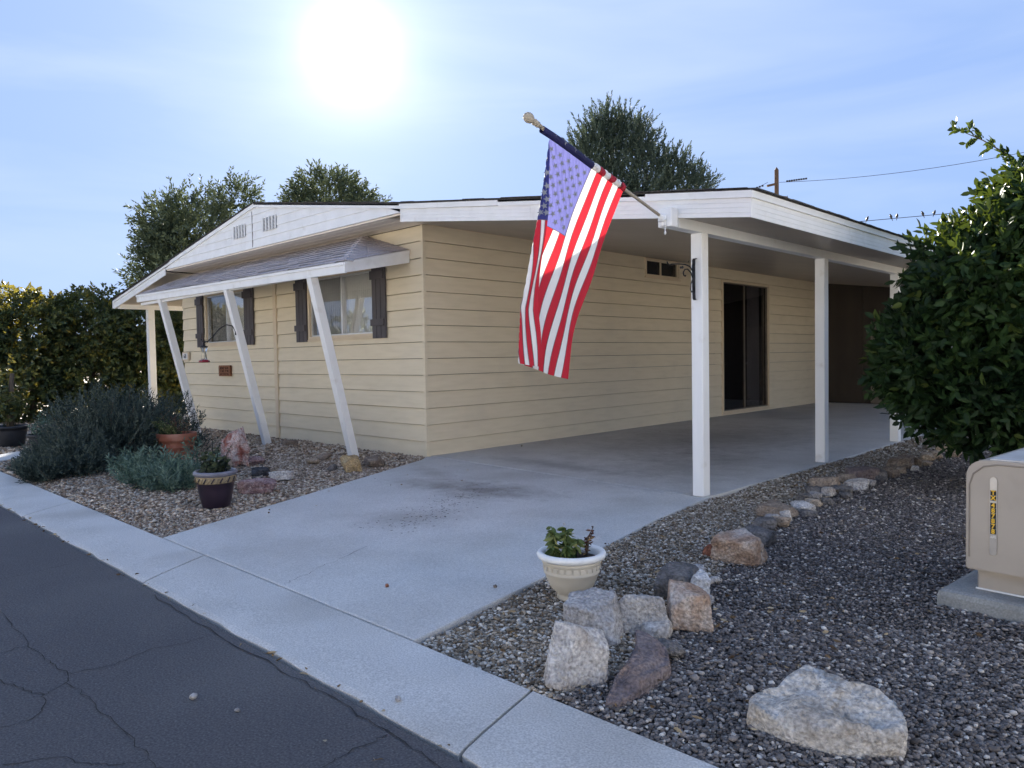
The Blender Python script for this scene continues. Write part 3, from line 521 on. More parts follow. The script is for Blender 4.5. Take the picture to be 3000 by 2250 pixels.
# awning over the front windows
awn = bpy.data.objects.new('awning', None); link(awn, house)
YA = -1.20
def aw_z(x): return 2.485-0.0125*(x+0.02)                    # eave height along the awning
TOPL, HIPT = (-6.95, 3.075), Vector((-1.30, -0.02, 3.075)); FC = Vector((0.0, YA, aw_z(0))); WP = Vector((-0.27, -0.03, 2.765))
MB().poly([(-6.93, YA, aw_z(-6.93)-.006), (0, YA, aw_z(0)-.006), tuple(HIPT-Vector((0, 0, .006))), (-6.93, -.02, 3.069)]).poly([tuple(FC-Vector((0, 0, .006))), tuple(WP-Vector((0, 0, .006))), tuple(HIPT-Vector((0, 0, .006)))]).build('deck', M_POST, awn)
NR = 10; R_ = random.Random(12)
def aw_pt(x, t, lift): z = aw_z(x)+(3.075-aw_z(x))*t; return (x, YA+(-.02-YA)*t, z+lift)
for r in range(NR):
    t0, t1 = r/NR-.012, (r+1)/NR+.02
    x = -6.93-(0.15 if r % 2 else 0.0)
    while x < 0.0:
        w = .30*R_.uniform(.93, 1.05); xa, xb = max(x, -6.94), x+w
        hip = lambda t: 0.0+(HIPT.x-0.0)*max(0, min(1, t))
        b0, b1 = min(xb-.006, hip(t0)), min(xb-.006, hip(t1)); a0, a1 = min(xa, hip(t0)), min(xa, hip(t1))
        if b0-a0 > .02:
            l = R_.uniform(.018, .030)
            MB().hexa([aw_pt(a0, t0, l-.006), aw_pt(b0, t0, l-.006), aw_pt(b1, t1, .001), aw_pt(a1, t1, .001), aw_pt(a0, t0, l), aw_pt(b0, t0, l), aw_pt(b1, t1, .005), aw_pt(a1, t1, .005)]).build('shingle', M_SHINGLE, awn)
        x += w
for r in range(NR):                                           # hip end courses
    t0, t1 = r/NR, (r+1)/NR
    e0, e1 = FC.lerp(HIPT, t0), FC.lerp(HIPT, min(1, t1+.03)); g0, g1 = WP.lerp(HIPT, t0), WP.lerp(HIPT, min(1, t1+.03))
    for k in range(3):
        s0, s1 = k/3, (k+1)/3-.008; l = R_.uniform(.009, .016)
        if r > 7 and k: continue
        if r > 7: s1 = 1
        c = [e0.lerp(g0, s0), e0.lerp(g0, s1), e1.lerp(g1, s1), e1.lerp(g1, s0)]
        MB().hexa([tuple(c[0]+Vector((0, 0, l-.006))), tuple(c[1]+Vector((0, 0, l-.006))), tuple(c[2]), tuple(c[3]), tuple(c[0]+Vector((0, 0, l))), tuple(c[1]+Vector((0, 0, l))), tuple(c[2]+Vector((0, 0, .005))), tuple(c[3]+Vector((0, 0, .005)))]).build('shingle', M_SHINGLE, awn)
for r in range(NR):                                           # hip caps
    a, b = FC.lerp(HIPT, r/NR), FC.lerp(HIPT, (r+1)/NR+.02); d = Vector((0.6, 0.5, 0)).normalized()*.07
    MB().hexa([tuple(a-d+Vector((0, 0, .006))), tuple(a+Vector((.01, 0, .018))), tuple(b+Vector((.01, 0, .010))), tuple(b-d), tuple(a-d+Vector((0, 0, .012))), tuple(a+Vector((.01, 0, .030))), tuple(b+Vector((.01, 0, .016))), tuple(b-d+Vector((0, 0, .006)))]).build('hip_cap', M_SHINGLE, awn)
    MB().hexa([tuple(a+Vector((.011, 0, .018))), tuple(a+d*.8+Vector((0, .05, .004))), tuple(b+d*.8+Vector((0, .05, .002))), tuple(b+Vector((.011, 0, .010))), tuple(a+Vector((.011, 0, .030))), tuple(a+d*.8+Vector((0, .05, .012))), tuple(b+d*.8+Vector((0, .05, .008))), tuple(b+Vector((.011, 0, .016)))]).build('hip_cap', M_SHINGLE, awn)
def afas(xa, xb, d0, d1, yo, name):
    MB().hexa([(xa, YA-yo, aw_z(xa)-d1), (xb, YA-yo, aw_z(xb)-d1), (xb, YA+.02, aw_z(xb)-d1), (xa, YA+.02, aw_z(xa)-d1), (xa, YA-yo, aw_z(xa)-d0), (xb, YA-yo, aw_z(xb)-d0), (xb, YA+.02, aw_z(xb)-d0), (xa, YA+.02, aw_z(xa)-d0)]).build(name, M_WHITE, awn)
afas(-6.93, 0.0, .004, .040, .030, 'fascia_trim'); afas(-6.90, 0.0, .041, .135, .018, 'fascia')
for d0, d1, yo, nm in ((.004, .040, .026, 'fascia_trim'), (.041, .135, .016, 'fascia')):
    a, b = FC+Vector((.0, -.02, 0)), WP+Vector((0, 0, 0)); o = Vector((yo, 0, 0)); dz0, dz1 = Vector((0, 0, d0)), Vector((0, 0, d1))
    MB().hexa([tuple(a-dz1), tuple(a+o-dz1), tuple(b+o-dz1*1.3), tuple(b-dz1*1.3), tuple(a-dz0), tuple(a+o-dz0), tuple(b+o-dz0), tuple(b-dz0)]).build(nm, M_WHITE, awn)
    MB().hexa([(-6.925, YA-.018+.002, aw_z(-6.93)-d1), (-6.90, YA+.02, aw_z(-6.9)-d1), (-6.90, -.03, 3.04-d1*1.2), (-6.925, -.03, 3.04-d1*1.2), (-6.925, YA-.016, aw_z(-6.93)-d0), (-6.90, YA+.02, aw_z(-6.9)-d0), (-6.90, -.03, 3.04-d0), (-6.925, -.03, 3.04-d0)]).build(nm, M_WHITE, awn)
for x in (-5.87, -3.25, -0.83):
    MB().bar((x, -.595, -.03), (x, -1.165, aw_z(x)-.12), .105, .105, up=(1, 0, 0)).build('brace_post', M_POST, awn)
MB().box(-6.85, -.2, YA+.03, YA+.08, 2.375, 2.42).build('header', M_POST, awn)

# ------------------------------------------------------------------ flag on its pole
H0 = Vector((4.2, -2.212, 2.865)); EV = Vector((0, 0.964, -0.266)); DV = Vector((0, -0.266, -0.964)); HO, FLY = 0.90, 1.62
def flag_pt(a, b):
    t = b/FLY; sh = 0.25*(1-(1-t)**2); ap = a-sh
    fold = -0.02+0.04*min(1, b/.5)+0.03*max(0, b-.5)+0.055*max(0, b-1.25)/.35
    x = 0.010*math.sin(9*a+2.2*b)*t + 0.012*math.sin(16*(a-.5*b))*min(1, 2*t) - 0.05*t + 0.02*math.sin(4*b)*t
    k = 0.0
    if ap < fold:
        s = fold-ap; ap = fold+(0.13+0.34*min(1, b/1.4)**1.5)*s; k = 1-math.exp(-s/.022); x += k*(0.028+0.10*s)
    sag = 0.018*math.sin(math.pi*min(1, max(0, a/HO)))*t
    return H0+EV*ap+DV*(b*(1+.0)+sag)+Vector((x, 0, 0))
flag = empty('flag', 'American flag hanging from a tilted white pole at the carport corner', 'flag', (4.2, -0.75, 2.44))
flag_inv = Matrix.Translation((-4.2, 0.75, -2.44))
def fpart(mb, name, m, parent=None, smooth=True):
    me = mb.mesh(name, m, smooth); o = bpy.data.objects.new(name, me)
    if parent is None: me.transform(flag_inv); return link(o, flag)
    me.transform(flag_inv); return link(o, parent)
M_RED = cloth_mat('red_cloth', (0.52, 0.025, 0.045), (0.80, 0.03, 0.04), 0.13); M_WHC = cloth_mat('white_cloth', (0.80, 0.79, 0.77), (0.86, 0.82, 0.76), 0.135); M_BLUE = cloth_mat('blue_cloth', (0.03, 0.035, 0.16), (0.17, 0.175, 0.44), 0.22, 0.6)
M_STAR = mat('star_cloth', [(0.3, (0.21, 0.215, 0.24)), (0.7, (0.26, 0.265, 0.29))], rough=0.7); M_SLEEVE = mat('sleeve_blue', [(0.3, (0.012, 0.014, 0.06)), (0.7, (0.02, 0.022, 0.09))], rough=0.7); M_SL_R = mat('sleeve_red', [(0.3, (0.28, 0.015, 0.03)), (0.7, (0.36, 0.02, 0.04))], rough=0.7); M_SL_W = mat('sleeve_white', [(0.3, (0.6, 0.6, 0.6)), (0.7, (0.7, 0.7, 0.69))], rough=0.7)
M_SEAM = mat('seam_thread', [(0.3, (0.16, 0.10, 0.12)), (0.7, (0.24, 0.16, 0.18))], rough=0.9)
def cloth(a0, a1, b0, b1, na, nb):
    mb = MB(); g = [[flag_pt(a0+(a1-a0)*i/na, b0+(b1-b0)*j/nb) for i in range(na+1)] for j in range(nb+1)]
    n = (na+1); mb.v = [tuple(p) for row in g for p in row]
    mb.f = [(j*n+i, j*n+i+1, (j+1)*n+i+1, (j+1)*n+i) for j in range(nb) for i in range(na)]; return mb
SW = HO/13; CB = 0.62
for i in range(13):
    fpart(cloth(i*SW, (i+1)*SW, (CB if i < 7 else 0.03), FLY, 6, 40), 'stripe', M_RED if i % 2 == 0 else M_WHC)
canton = fpart(cloth(0, 7*SW, 0.03, CB, 36, 24), 'canton', M_BLUE)
for i in range(1, 13):                                        # stitched seams between the stripes
    b0 = CB if i < 7 else 0.03
    fpart(MB().tube([flag_pt(i*SW, b0+(FLY-b0)*j/40)+Vector((.002, -.001, 0)) for j in range(41)], .0022, 4), 'seam', M_SEAM)
fpart(MB().tube([flag_pt(a*7*SW/20, CB)+Vector((.002, -.001, 0)) for a in range(21)], .0026, 4), 'seam', M_SEAM)
def star(c, ex, ey, nrm, r):
    mb = MB(); P = []
    for k in range(10): q = r if k % 2 == 0 else r*.40; t = math.pi*k/5; P.append(c+(ex*math.sin(t)+ey*math.cos(t))*q)
    n = len(mb.v); mb.v = [tuple(c+nrm*.001)]+[tuple(p) for p in P]; mb.f = [(0, 1+k, 1+(k+1) % 10) for k in range(10)]; return mb
for i in range(9):
    for j in range(11):
        if (i+j) % 2: continue
        a, b = 7*SW*(i+1)/10, .045+(CB-.05)*(j+1)/12; c = flag_pt(a, b)
        ea = (flag_pt(a+.01, b)-flag_pt(a-.01, b)).normalized(); eb = (flag_pt(a, b+.01)-flag_pt(a, b-.01)).normalized(); nn = ea.cross(eb).normalized()
        if nn.x < 0: nn = -nn
        fpart(star(c+nn*.004, eb, ea, nn, .029), 'star', M_STAR, canton, False)
PB, PT = Vector((4.2, -0.80, 2.462)), Vector((4.2, -2.36, 2.915)); PD = (PT-PB).normalized()
pole = fpart(MB().tube([PB, PB.lerp(PT, .5), PT], .0125, 12), 'pole', mat('pole_cream', [(0.3, (0.36, 0.31, 0.24)), (0.7, (0.44, 0.39, 0.31))], scale=9, rough=0.75, spec=.1))
fin = MB().lathe([(0.0, -.10), (.016, -.10), (.016, -.075), (.022, -.07), (.022, -.055), (.016, -.05), (.024, -.038), (.024, -.03), (.015, -.024), (.02, -.012), (.030, .004), (.036, .022), (.036, .036), (.030, .054), (.018, .066), (0.0, .071)], 18)
me = fin.mesh('finial', MATS['pole_cream'], True); me.transform(flag_inv @ Matrix.Translation(PT+PD*.06) @ PD.to_track_quat('Z', 'Y').to_matrix().to_4x4()); link(bpy.data.objects.new('finial', me), pole)
def on_pole(a): return H0+EV*a+Vector((0, 0, .012))
def sleeve(a0, a1, m, name='sleeve_band'):
    p = [on_pole(a0+(a1-a0)*k/6)+Vector((.003*math.sin(k*2+a0*9), 0, -.010+.004*math.sin(k*1.3+a0*20))) for k in range(7)]
    mb = MB(); mb.tube(p, .027, 10, False); return fpart(mb, name, m)
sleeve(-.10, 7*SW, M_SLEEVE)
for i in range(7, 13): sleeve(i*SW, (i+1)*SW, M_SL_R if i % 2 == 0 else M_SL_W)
for k in range(4): c = on_pole(.03+.115*k); fpart(star(c+Vector((.022, -.02, -.002)), Vector((0, 0, 1)), Vector((.5, .8, -.2)).normalized(), Vector((.7, -.7, 0)), .022), 'star', M_STAR, canton, False)
br = fpart(MB().cbox(4.165, 4.225, -.792, -.7705, 2.392, 2.488, .006), 'bracket', M_POST)
fpart(MB().tube([(4.2, -.785, 2.445), PB+PD*.03], .024, 14).tube([PB+PD*.01, PB+PD*.05], .018, 14).tube([(4.165, -.80, 2.44), (4.235, -.80, 2.44)], .016, 10), 'socket', M_WHITE, br)
fpart(MB().tube([(4.22, -.79, 2.38), (4.22, -.79, 2.345), (4.212, -.79, 2.33), (4.22, -.79, 2.315), (4.228, -.79, 2.33), (4.22, -.79, 2.345)], .004, 6), 'cord_loop', M_WHITE, br)

# ------------------------------------------------------------------ iron hanger on the near carport post
hg = empty('plant_hanger', 'black wrought-iron plant hanger bracket fixed to the nearest carport post', 'hanger', (4.20, -0.26, 2.0))
Z = Vector((4.20, -0.26, 2.0))
def hpart(mb, nm, parent=hg): 
    me = mb.mesh(nm, M_IRON, True); me.transform(Matrix.Translation(-Z)); return link(bpy.data.objects.new(nm, me), parent)
# flat back bar stands off the street face of the post, ends curved back
me_bar = MB(); pts = [(-.262, 2.155), (-.285, 2.160), (-.300, 2.145), (-.303, 2.10), (-.303, 1.86), (-.300, 1.80), (-.285, 1.787), (-.262, 1.79)]
for (y0, z0), (y1, z1) in zip(pts[:-1], pts[1:]): me_bar.hexa([(4.185, y0, z0), (4.215, y0, z0), (4.215, y0+.006, z0), (4.185, y0+.006, z0), (4.185, y1, z1), (4.215, y1, z1), (4.215, y1+.006, z1), (4.185, y1+.006, z1)])
o = hpart(me_bar, 'back_bar')
def arc(pts): return [Vector(p) for p in pts]
arm = hpart(MB().tube([(4.19, -.306, 2.05), (4.185, -.34, 2.085), (4.17, -.40, 2.10), (4.15, -.48, 2.10), (4.13, -.55, 2.095), (4.125, -.58, 2.085), (4.12, -.60, 2.10), (4.118, -.605, 2.115)], .006, 8), 'arm')
hpart(MB().tube([(4.195, -.306, 1.98), (4.19, -.33, 2.03), (4.18, -.37, 2.06), (4.17, -.40, 2.055), (4.165, -.415, 2.03), (4.165, -.41, 2.005), (4.17, -.395, 1.995), (4.17, -.385, 2.005)], .006, 8), 'scroll')
hpart(MB().tube([(4.195, -.306, 1.98), (4.19, -.33, 1.93), (4.187, -.335, 1.88), (4.19, -.32, 1.855), (4.195, -.312, 1.87), (4.195, -.31, 1.9)], .005, 8), 'scroll')
for k, (y, z, a) in enumerate([(-.36, 2.12, .6), (-.385, 2.135, 2.2), (-.345, 2.145, 1.2), (-.45, 2.085, -1.4), (-.47, 2.08, -1.9)]):
    c = Vector((4.175, y, z)); d1, d2 = Vector((.1, math.cos(a), math.sin(a)))*.03, Vector((.6, -math.sin(a), math.cos(a)))*.012
    hpart(MB().poly([tuple(c), tuple(c+d1*.5+d2), tuple(c+d1), tuple(c+d1*.5-d2)]), 'iron_leaf', arm)

# ------------------------------------------------------------------ hummingbird feeder on its hook
hk = empty('feeder_hook', 'thin black curved iron hook on the middle slanted awning post', 'hook', (-3.25, -1.0, 1.75))
me = MB().tube([(0, -.06, 0), (-.01, -.075, .05), (-.03, -.10, .10), (-.10, -.16, .12), (-.19, -.23, .06), (-.28, -.30, -.06), (-.34, -.35, -.13), (-.39, -.39, -.14), (-.415, -.41, -.115), (-.42, -.415, -.09)], .009, 8).mesh('rod', M_IRON, True); link(bpy.data.objects.new('rod', me), hk)
MB().cbox(-.015, .015, -.07, .02, -.04, .03, .003).build('mount_plate', M_IRON, hk)
FD = (-3.64, -1.39, 1.30)
fd = empty('hummingbird_feeder', 'glass hummingbird feeder with red base hanging before the left window', 'feeder', FD)
m_, N, L, out = _new('feeder_glass'); g_ = N.new('ShaderNodeBsdfGlass'); g_.inputs['Roughness'].default_value = .03; g_.inputs['IOR'].default_value = 1.3; L.new(g_.outputs[0], out.inputs[0])
M_FRED = mat('feeder_red', [(0.3, (0.22, 0.008, 0.02)), (0.7, (0.3, 0.012, 0.03))], rough=0.3, spec=.5)
MB().lathe([(.035, .045), (.042, .06), (.038, .10), (.032, .14), (.042, .19), (.055, .225), (.055, .235)], 20).build('bottle', MATS['feeder_glass'], fd, True)
MB().lathe([(0, 0), (.07, 0), (.082, .012), (.075, .03), (.045, .045), (0, .05)], 22).build('base', M_FRED, fd, True)
MB().lathe([(0, .262), (.02, .26), (.058, .248), (.058, .232), (0, .232)], 20).tube([(0, 0, .26), (0, 0, .32)], .003, 6).build('lid', M_IRON, fd, True)
for k in range(4): t = .6+k*math.pi/2; MB().lathe([(0, .0), (.016, 0), (.012, .012), (0, .014)], 10).build('feeding_port', M_STAR, fd, True, (math.cos(t)*.07, math.sin(t)*.07, .02))

# ------------------------------------------------------------------ plaques on the front wall
def text_mesh(body, size, m, extrude=.001, bold=0.0):
    c = bpy.data.curves.new('text', 'FONT'); c.body = body; c.size = size; c.extrude = extrude; c.offset = bold; c.align_x = 'CENTER'; c.align_y = 'CENTER'
    o = bpy.data.objects.new('text', c); COL.objects.link(o); dg = bpy.context.evaluated_depsgraph_get(); me = bpy.data.meshes.new_from_object(o.evaluated_get(dg)); bpy.data.objects.remove(o)
    me.materials.clear(); me.materials.append(m); return me
M_TILE = mat('number_tile', [(0.3, (0.72, 0.72, 0.70)), (0.7, (0.8, 0.8, 0.79))], rough=.25, spec=.5); M_INK = mat('dark_blue_ink', [(0.3, (0.02, 0.025, 0.06)), (0.7, (0.03, 0.035, 0.08))], rough=.5)
npq = empty('house_number', 'small framed white house number plaque reading 68', 'plaque', (-7.64, -.034, 1.43))
MB().cbox(-.15, .15, -.04, 0, -.085, .085, .004).build('frame', M_TRIM, npq); MB().box(-.12, .11, -.044, -.0405, -.06, .06).build('tile', M_TILE, npq)
me = text_mesh('68', .115, M_INK, .001, .002); me.transform(Matrix.Translation((-.005, -.0455, 0)) @ Matrix.Rotation(math.pi/2, 4, 'X') @ Matrix.Diagonal((1.1, 1, 1, 1))); link(bpy.data.objects.new('numerals', me), npq)
M_CARV = mat('carved_wood', [(0.3, (0.16, 0.065, 0.03)), (0.7, (0.30, 0.13, 0.065))], scale=18, stretch=(1, 1, 4), rough=.7, bump=.5, bscale=30)
wp = empty('wooden_plaque', 'small carved reddish-brown wooden plaque left of the wall batten', 'plaque', (-5.875, -.034, 1.14))
mb = MB(); prof = [(-.245, -.075)]
for k in range(7): prof += [(-.245, -.075+.024*k), (-.232, -.065+.024*k)]
prof += [(-.22, .10), (.22, .10)]
for k in range(7): prof += [(.245, .09-.024*k), (.232, .08-.024*k)]
prof += [(.235, -.10), (-.22, -.105)]
mb.prism(prof, 'y', -.035, 0).build('board', M_CARV, wp)
R_ = random.Random(4); M_CARVD = mat('carved_groove', [(0.3, (0.06, 0.025, 0.015)), (0.7, (0.09, 0.04, 0.02))], rough=.9)
for row, (z, h, n) in enumerate(((.055, .05, 5), (.0, .05, 5), (-.06, .035, 6))):
    mb = MB(); w = .36/n
    for k in range(n): x0 = -.18+k*w; mb.box(x0+.008, x0+.02, -.0375, -.0352, z-h/2, z+h/2); mb.box(x0+.021, x0+w-.008, -.0375, -.0352, z+R_.choice((-1, 0, 1))*h*.35-.005, z+R_.choice((0, 1))*h*.1+.006)
    mb.build('carved_mark', M_CARVD, wp)

# ------------------------------------------------------------------ rocks
def rock_mat(name, c0, c1, c2, scale=6, patch=None, vein=0.0):
    return mat(name, [(0.28, c0), (0.5, c1), (0.75, c2)], scale=scale*1.8, detail=12, rough=.88, bump=1.0, bscale=48, bdist=.03, dirt=patch, distort=vein, speck=(70, .38))
RM = {'grey': rock_mat('rock_grey', (.26, .25, .25), (.41, .39, .38), (.54, .52, .50), 5, ((.50, .44, .36), 4, .5, .75, .6)),
      'pale': rock_mat('rock_pale', (.38, .35, .33), (.54, .51, .48), (.66, .63, .60), 7, ((.30, .22, .15), 5, .52, .75, .7)),
      'orange': rock_mat('rock_orange', (.26, .17, .12), (.40, .28, .20), (.54, .46, .39), 8, ((.58, .54, .50), 4, .52, .68, .8)),
      'purple': rock_mat('rock_purple', (.13, .10, .10), (.20, .16, .155), (.27, .215, .20), 4, ((.33, .22, .16), 6, .56, .75, .6)),
      'dark': rock_mat('rock_dark', (.09, .085, .085), (.16, .15, .145), (.24, .22, .20), 6, ((.30, .26, .22), 5, .55, .75, .5)),
      'brown': rock_mat('rock_brown', (.16, .12, .09), (.26, .205, .16), (.36, .30, .24), 6, ((.14, .10, .08), 5, .5, .75, .5)),
      'tan': rock_mat('rock_tan', (.28, .21, .15), (.40, .32, .24), (.52, .44, .35), 6, ((.24, .15, .09), 5, .52, .75, .5)),
      'quartz': rock_mat('rock_quartz', (.30, .09, .06), (.50, .36, .32), (.68, .64, .62), 4.0, ((.26, .06, .035), 5, .52, .62, .85), 2.5),
      'pink': rock_mat('rock_pink', (.20, .12, .12), (.30, .20, .20), (.50, .42, .41), 7, ((.16, .09, .10), 6, .5, .7, .6), 1.5),
      'yellow': rock_mat('rock_yellow', (.30, .20, .09), (.44, .32, .17), (.55, .44, .27), 7, ((.20, .15, .10), 6, .5, .7, .6)),
      'white': rock_mat('rock_white', (.50, .47, .45), (.62, .60, .58), (.72, .70, .68), 8, ((.35, .31, .28), 9, .58, .75, .5)),
      'black': rock_mat('rock_black', (.03, .03, .035), (.06, .06, .065), (.13, .13, .14), 9),
      'red': rock_mat('rock_red', (.16, .06, .035), (.25, .10, .06), (.33, .16, .10), 8)}
def rock_mesh(seed, size, planes=11, rough=.05, sub=3, outline=None, flat=None, blocky=0, taper=0.0):
    R = random.Random(seed); bm = bmesh.new(); bmesh.ops.create_icosphere(bm, subdivisions=sub, radius=1)
    pl = []
    for _ in range(planes):
        v = Vector((R.gauss(0, 1), R.gauss(0, 1), R.gauss(0, .8))).normalized(); pl.append((v, R.uniform(.50, .80)))
    if blocky:
        pl = []
        for ax in ((1, 0, 0), (-1, 0, 0), (0, 1, 0), (0, -1, 0), (0, 0, 1), (0, 0, -1)):
            j = .30 if ax[2] != -1 else .0
            pl.append(((Vector(ax)+Vector((R.uniform(-j, j), R.uniform(-j, j), R.uniform(-j, j)))).normalized(), R.uniform(.82, 1.0)))
        for _ in range(blocky): pl.append((Vector((R.choice((-1, 1))*R.uniform(.4, 1), R.choice((-1, 1))*R.uniform(.4, 1), R.uniform(.1, 1))).normalized(), R.uniform(.95, 1.2)))
    if flat: pl.append((Vector((R.uniform(-.15, .15), R.uniform(-.15, .15), 1)).normalized(), flat))
    off = Vector((seed*3.1, seed*1.7, seed*.9))
    for v in bm.verts:
        d = v.co.normalized(); q = 0.0
        rr = [dd/max(1e-3, n.dot(d)) for n, dd in pl if n.dot(d) > .05] + [1.6 if blocky else 1.05]
        m = min(rr); m = -math.log(sum(math.exp(-45*x) for x in rr))/45
        m *= 1+rough*mnoise.fractal(d*2.2+off, 0.8, 2.1, 4)
        p = d*m
        if outline:
            th = math.atan2(d.y, d.x); k = (th+math.pi)/(2*math.pi)*len(outline); i = int(k) % len(outline); f = k-int(k); ro = outline[i]*(1-f)+outline[(i+1) % len(outline)]*f
            p = Vector((p.x*ro, p.y*ro, p.z))
        tk_ = 1-taper*(p.z*.5+.5); v.co = Vector((p.x*size[0]/2*tk_, p.y*size[1]/2*tk_, p.z*size[2]/2))
    lo = [min(v.co[i] for v in bm.verts) for i in range(3)]; hi = [max(v.co[i] for v in bm.verts) for i in range(3)]
    for v in bm.verts: v.co = Vector(((v.co.x-(lo[0]+hi[0])/2)*size[0]/(hi[0]-lo[0]), (v.co.y-(lo[1]+hi[1])/2)*size[1]/(hi[1]-lo[1]), (v.co.z-lo[2])*size[2]/(hi[2]-lo[2])))
    me = bpy.data.meshes.new('rock'); bm.to_mesh(me); bm.free(); me.polygons.foreach_set('use_smooth', [True]*len(me.polygons)); return me
def rock(label, base, w, h, m, seed, dep=.8, sink=.12, tilt=(0, 0), cat='rock', name='rock', group=None, planes=11, rough=.07, flat=None, spin=0.0, sub=3, hk=.85, blocky=0, taper=0.0):
    """base = nearest point where it meets the ground; w across the view, h its height as seen."""
    v = Vector((base[0]-CAM[0], base[1]-CAM[1])).normalized(); sz = (w, w*dep, h*hk/(1-sink))
    me = rock_mesh(seed, sz, planes, rough, sub, flat=flat, blocky=blocky, taper=taper); me.materials.append(RM[m]); o = bpy.data.objects.new(name, me); link(o)
    o.location = (base[0]+v.x*w*dep*.42, base[1]+v.y*w*dep*.42, -.004-sz[2]*sink); o.rotation_euler = (tilt[0], tilt[1], math.atan2(v.y, v.x)-math.pi/2+spin)
    return tag(o, label, cat, group)
# cluster beside the cream pot
rock('large pale grey angular boulder nearest the kerb in the cluster', (5.86, -4.03), .26, .26, 'pale', 121, .8, .06, sub=5, hk=.92, blocky=3, spin=.25, tilt=(-.12, .06))
rock('grey-mauve boulder just below the cream pot, behind the pale boulder', (5.62, -3.60), .30, .22, 'grey', 112, .8, .06, sub=5, hk=.9, blocky=4, spin=-.3, tilt=(0, .12))
rock('flat-faced grey boulder between the mauve boulder and the rust one', (5.735, -3.37), .25, .185, 'grey', 126, .6, .06, sub=5, hk=.9, blocky=4, spin=.2, tilt=(-.2, 0))
rock('small pale wedge stone leaning against the flat-faced grey boulder', (5.80, -3.37), .16, .08, 'pale', 124, .7, blocky=3)
rock('rounded rust-orange boulder with a pale patch in the cluster', (5.865, -3.20), .205, .215, 'orange', 125, .85, .06, rough=.05, sub=5, hk=.95, blocky=5, spin=.2, tilt=(-.1, .1))
rock('low grey-green stone right of the purple slab', (5.98, -3.55), .155, .09, 'dark', 107, .8)
rock('dark boulder with a white right flank behind the rust-orange one', (5.57, -2.80), .27, .18, 'dark', 118, .8, .05, sub=4, blocky=4)
rock('white chalky stone beside the dark boulder behind the rust one', (5.69, -2.78), .11, .17, 'white', 119, 1.2, .05, blocky=3, sub=4)
rock('small pale flat stone lying right of the white chalky stone', (5.60, -2.47), .085, .05, 'pale', 110, .7)
rock('small lilac-grey stone at the right foot of the rust boulder', (5.75, -2.83), .085, .07, 'grey', 111, .9)
rock('pebble-like grey stone above the dark boulder', (5.41, -2.33), .075, .05, 'grey', 113, .8)
# big pale slab rock, lower right
def slab_rock(label, rim, centre, m, seed, amp=.006, name='boulder', foot=.96, n=96):
    """Flat-topped rock: rim = points (x, y, z) round its top edge, sides run down into the gravel."""
    R = [Vector(q) for q in rim]; C = Vector(centre); mb = MB(); rings = []
    per = [R[int(k*len(R)/n) % len(R)].lerp(R[(int(k*len(R)/n)+1) % len(R)], (k*len(R)/n) % 1) for k in range(n)]
    per = [per[k-1]*.25+per[k]*.5+per[(k+1) % n]*.25 for k in range(n)]
    for t in np.linspace(0.04, .93, 16): rings.append([C.lerp(p, t)+Vector((0, 0, .012*math.sin(t*7+k*.2)*t)) for k, p in enumerate(per)])
    rings.append([C.lerp(p, .985)-Vector((0, 0, .006)) for p in per])
    for t in np.linspace(.15, 1, 9): rings.append([Vector((C.x+(p.x-C.x)*(1.0+.03*math.sin(t*2.6)-(1-foot)*t), C.y+(p.y-C.y)*(1.0+.03*math.sin(t*2.6)-(1-foot)*t), p.z*(1-t)-.03*t)) for p in per])
    for r in rings:
        for p in r:
            q = Vector((p.x, p.y, p.z))*9+Vector((seed, 0, 0)); d = mnoise.fractal(q, .8, 2.1, 5)*amp; e = mnoise.cell(q*.8)*amp*.35
            mb.v.append((p.x+d*.7, p.y+mnoise.fractal(q+Vector((5, 5, 5)), .8, 2.1, 4)*amp*.7, p.z+(d+e)*(1 if p.z > .02 else .3)))
    for i in range(len(rings)-1):
        for k in range(n): a, b_ = i*n+k, i*n+(k+1) % n; mb.f.append((a, b_, b_+n, a+n))
    mb.f.append(tuple(range(n))); me = mb.mesh(name, m, True); me.transform(Matrix.Translation((-C.x, -C.y, 0))); o = link(bpy.data.objects.new(name, me)); o.location = (C.x, C.y, 0); return tag(o, label, 'rock')
slab_rock('large flat pale boulder with pitted top lying on dark gravel', [(6.471, -3.782, .085), (6.535, -3.743, .10), (6.547, -3.644, .14), (6.584, -3.577, .16), (6.677, -3.575, .16), (6.753, -3.606, .15), (6.834, -3.569, .15), (6.893, -3.601, .13), (6.932, -3.635, .115), (6.954, -3.692, .085), (6.84, -3.807, .085), (6.734, -3.862, .085), (6.597, -3.858, .085), (6.489, -3.84, .075)], (6.71, -3.71, .125), rock_mat('rock_slab', (.38, .34, .29), (.55, .51, .46), (.66, .63, .59), 12, ((.30, .23, .16), 4.0, .50, .72, .6)), 3, .018)
slab_rock('long purple-brown curved slab stone lying in front of the cluster', [(6.035, -4.05, .03), (5.99, -3.95, .045), (5.95, -3.80, .07), (5.90, -3.66, .09), (5.82, -3.56, .10), (5.88, -3.53, .09), (5.99, -3.57, .07), (6.07, -3.68, .05), (6.08, -3.80, .045), (6.09, -3.95, .035), (6.07, -4.04, .03)], (6.01, -3.80, .075), RM['purple'], 9, .007, 'rock', 1.05)
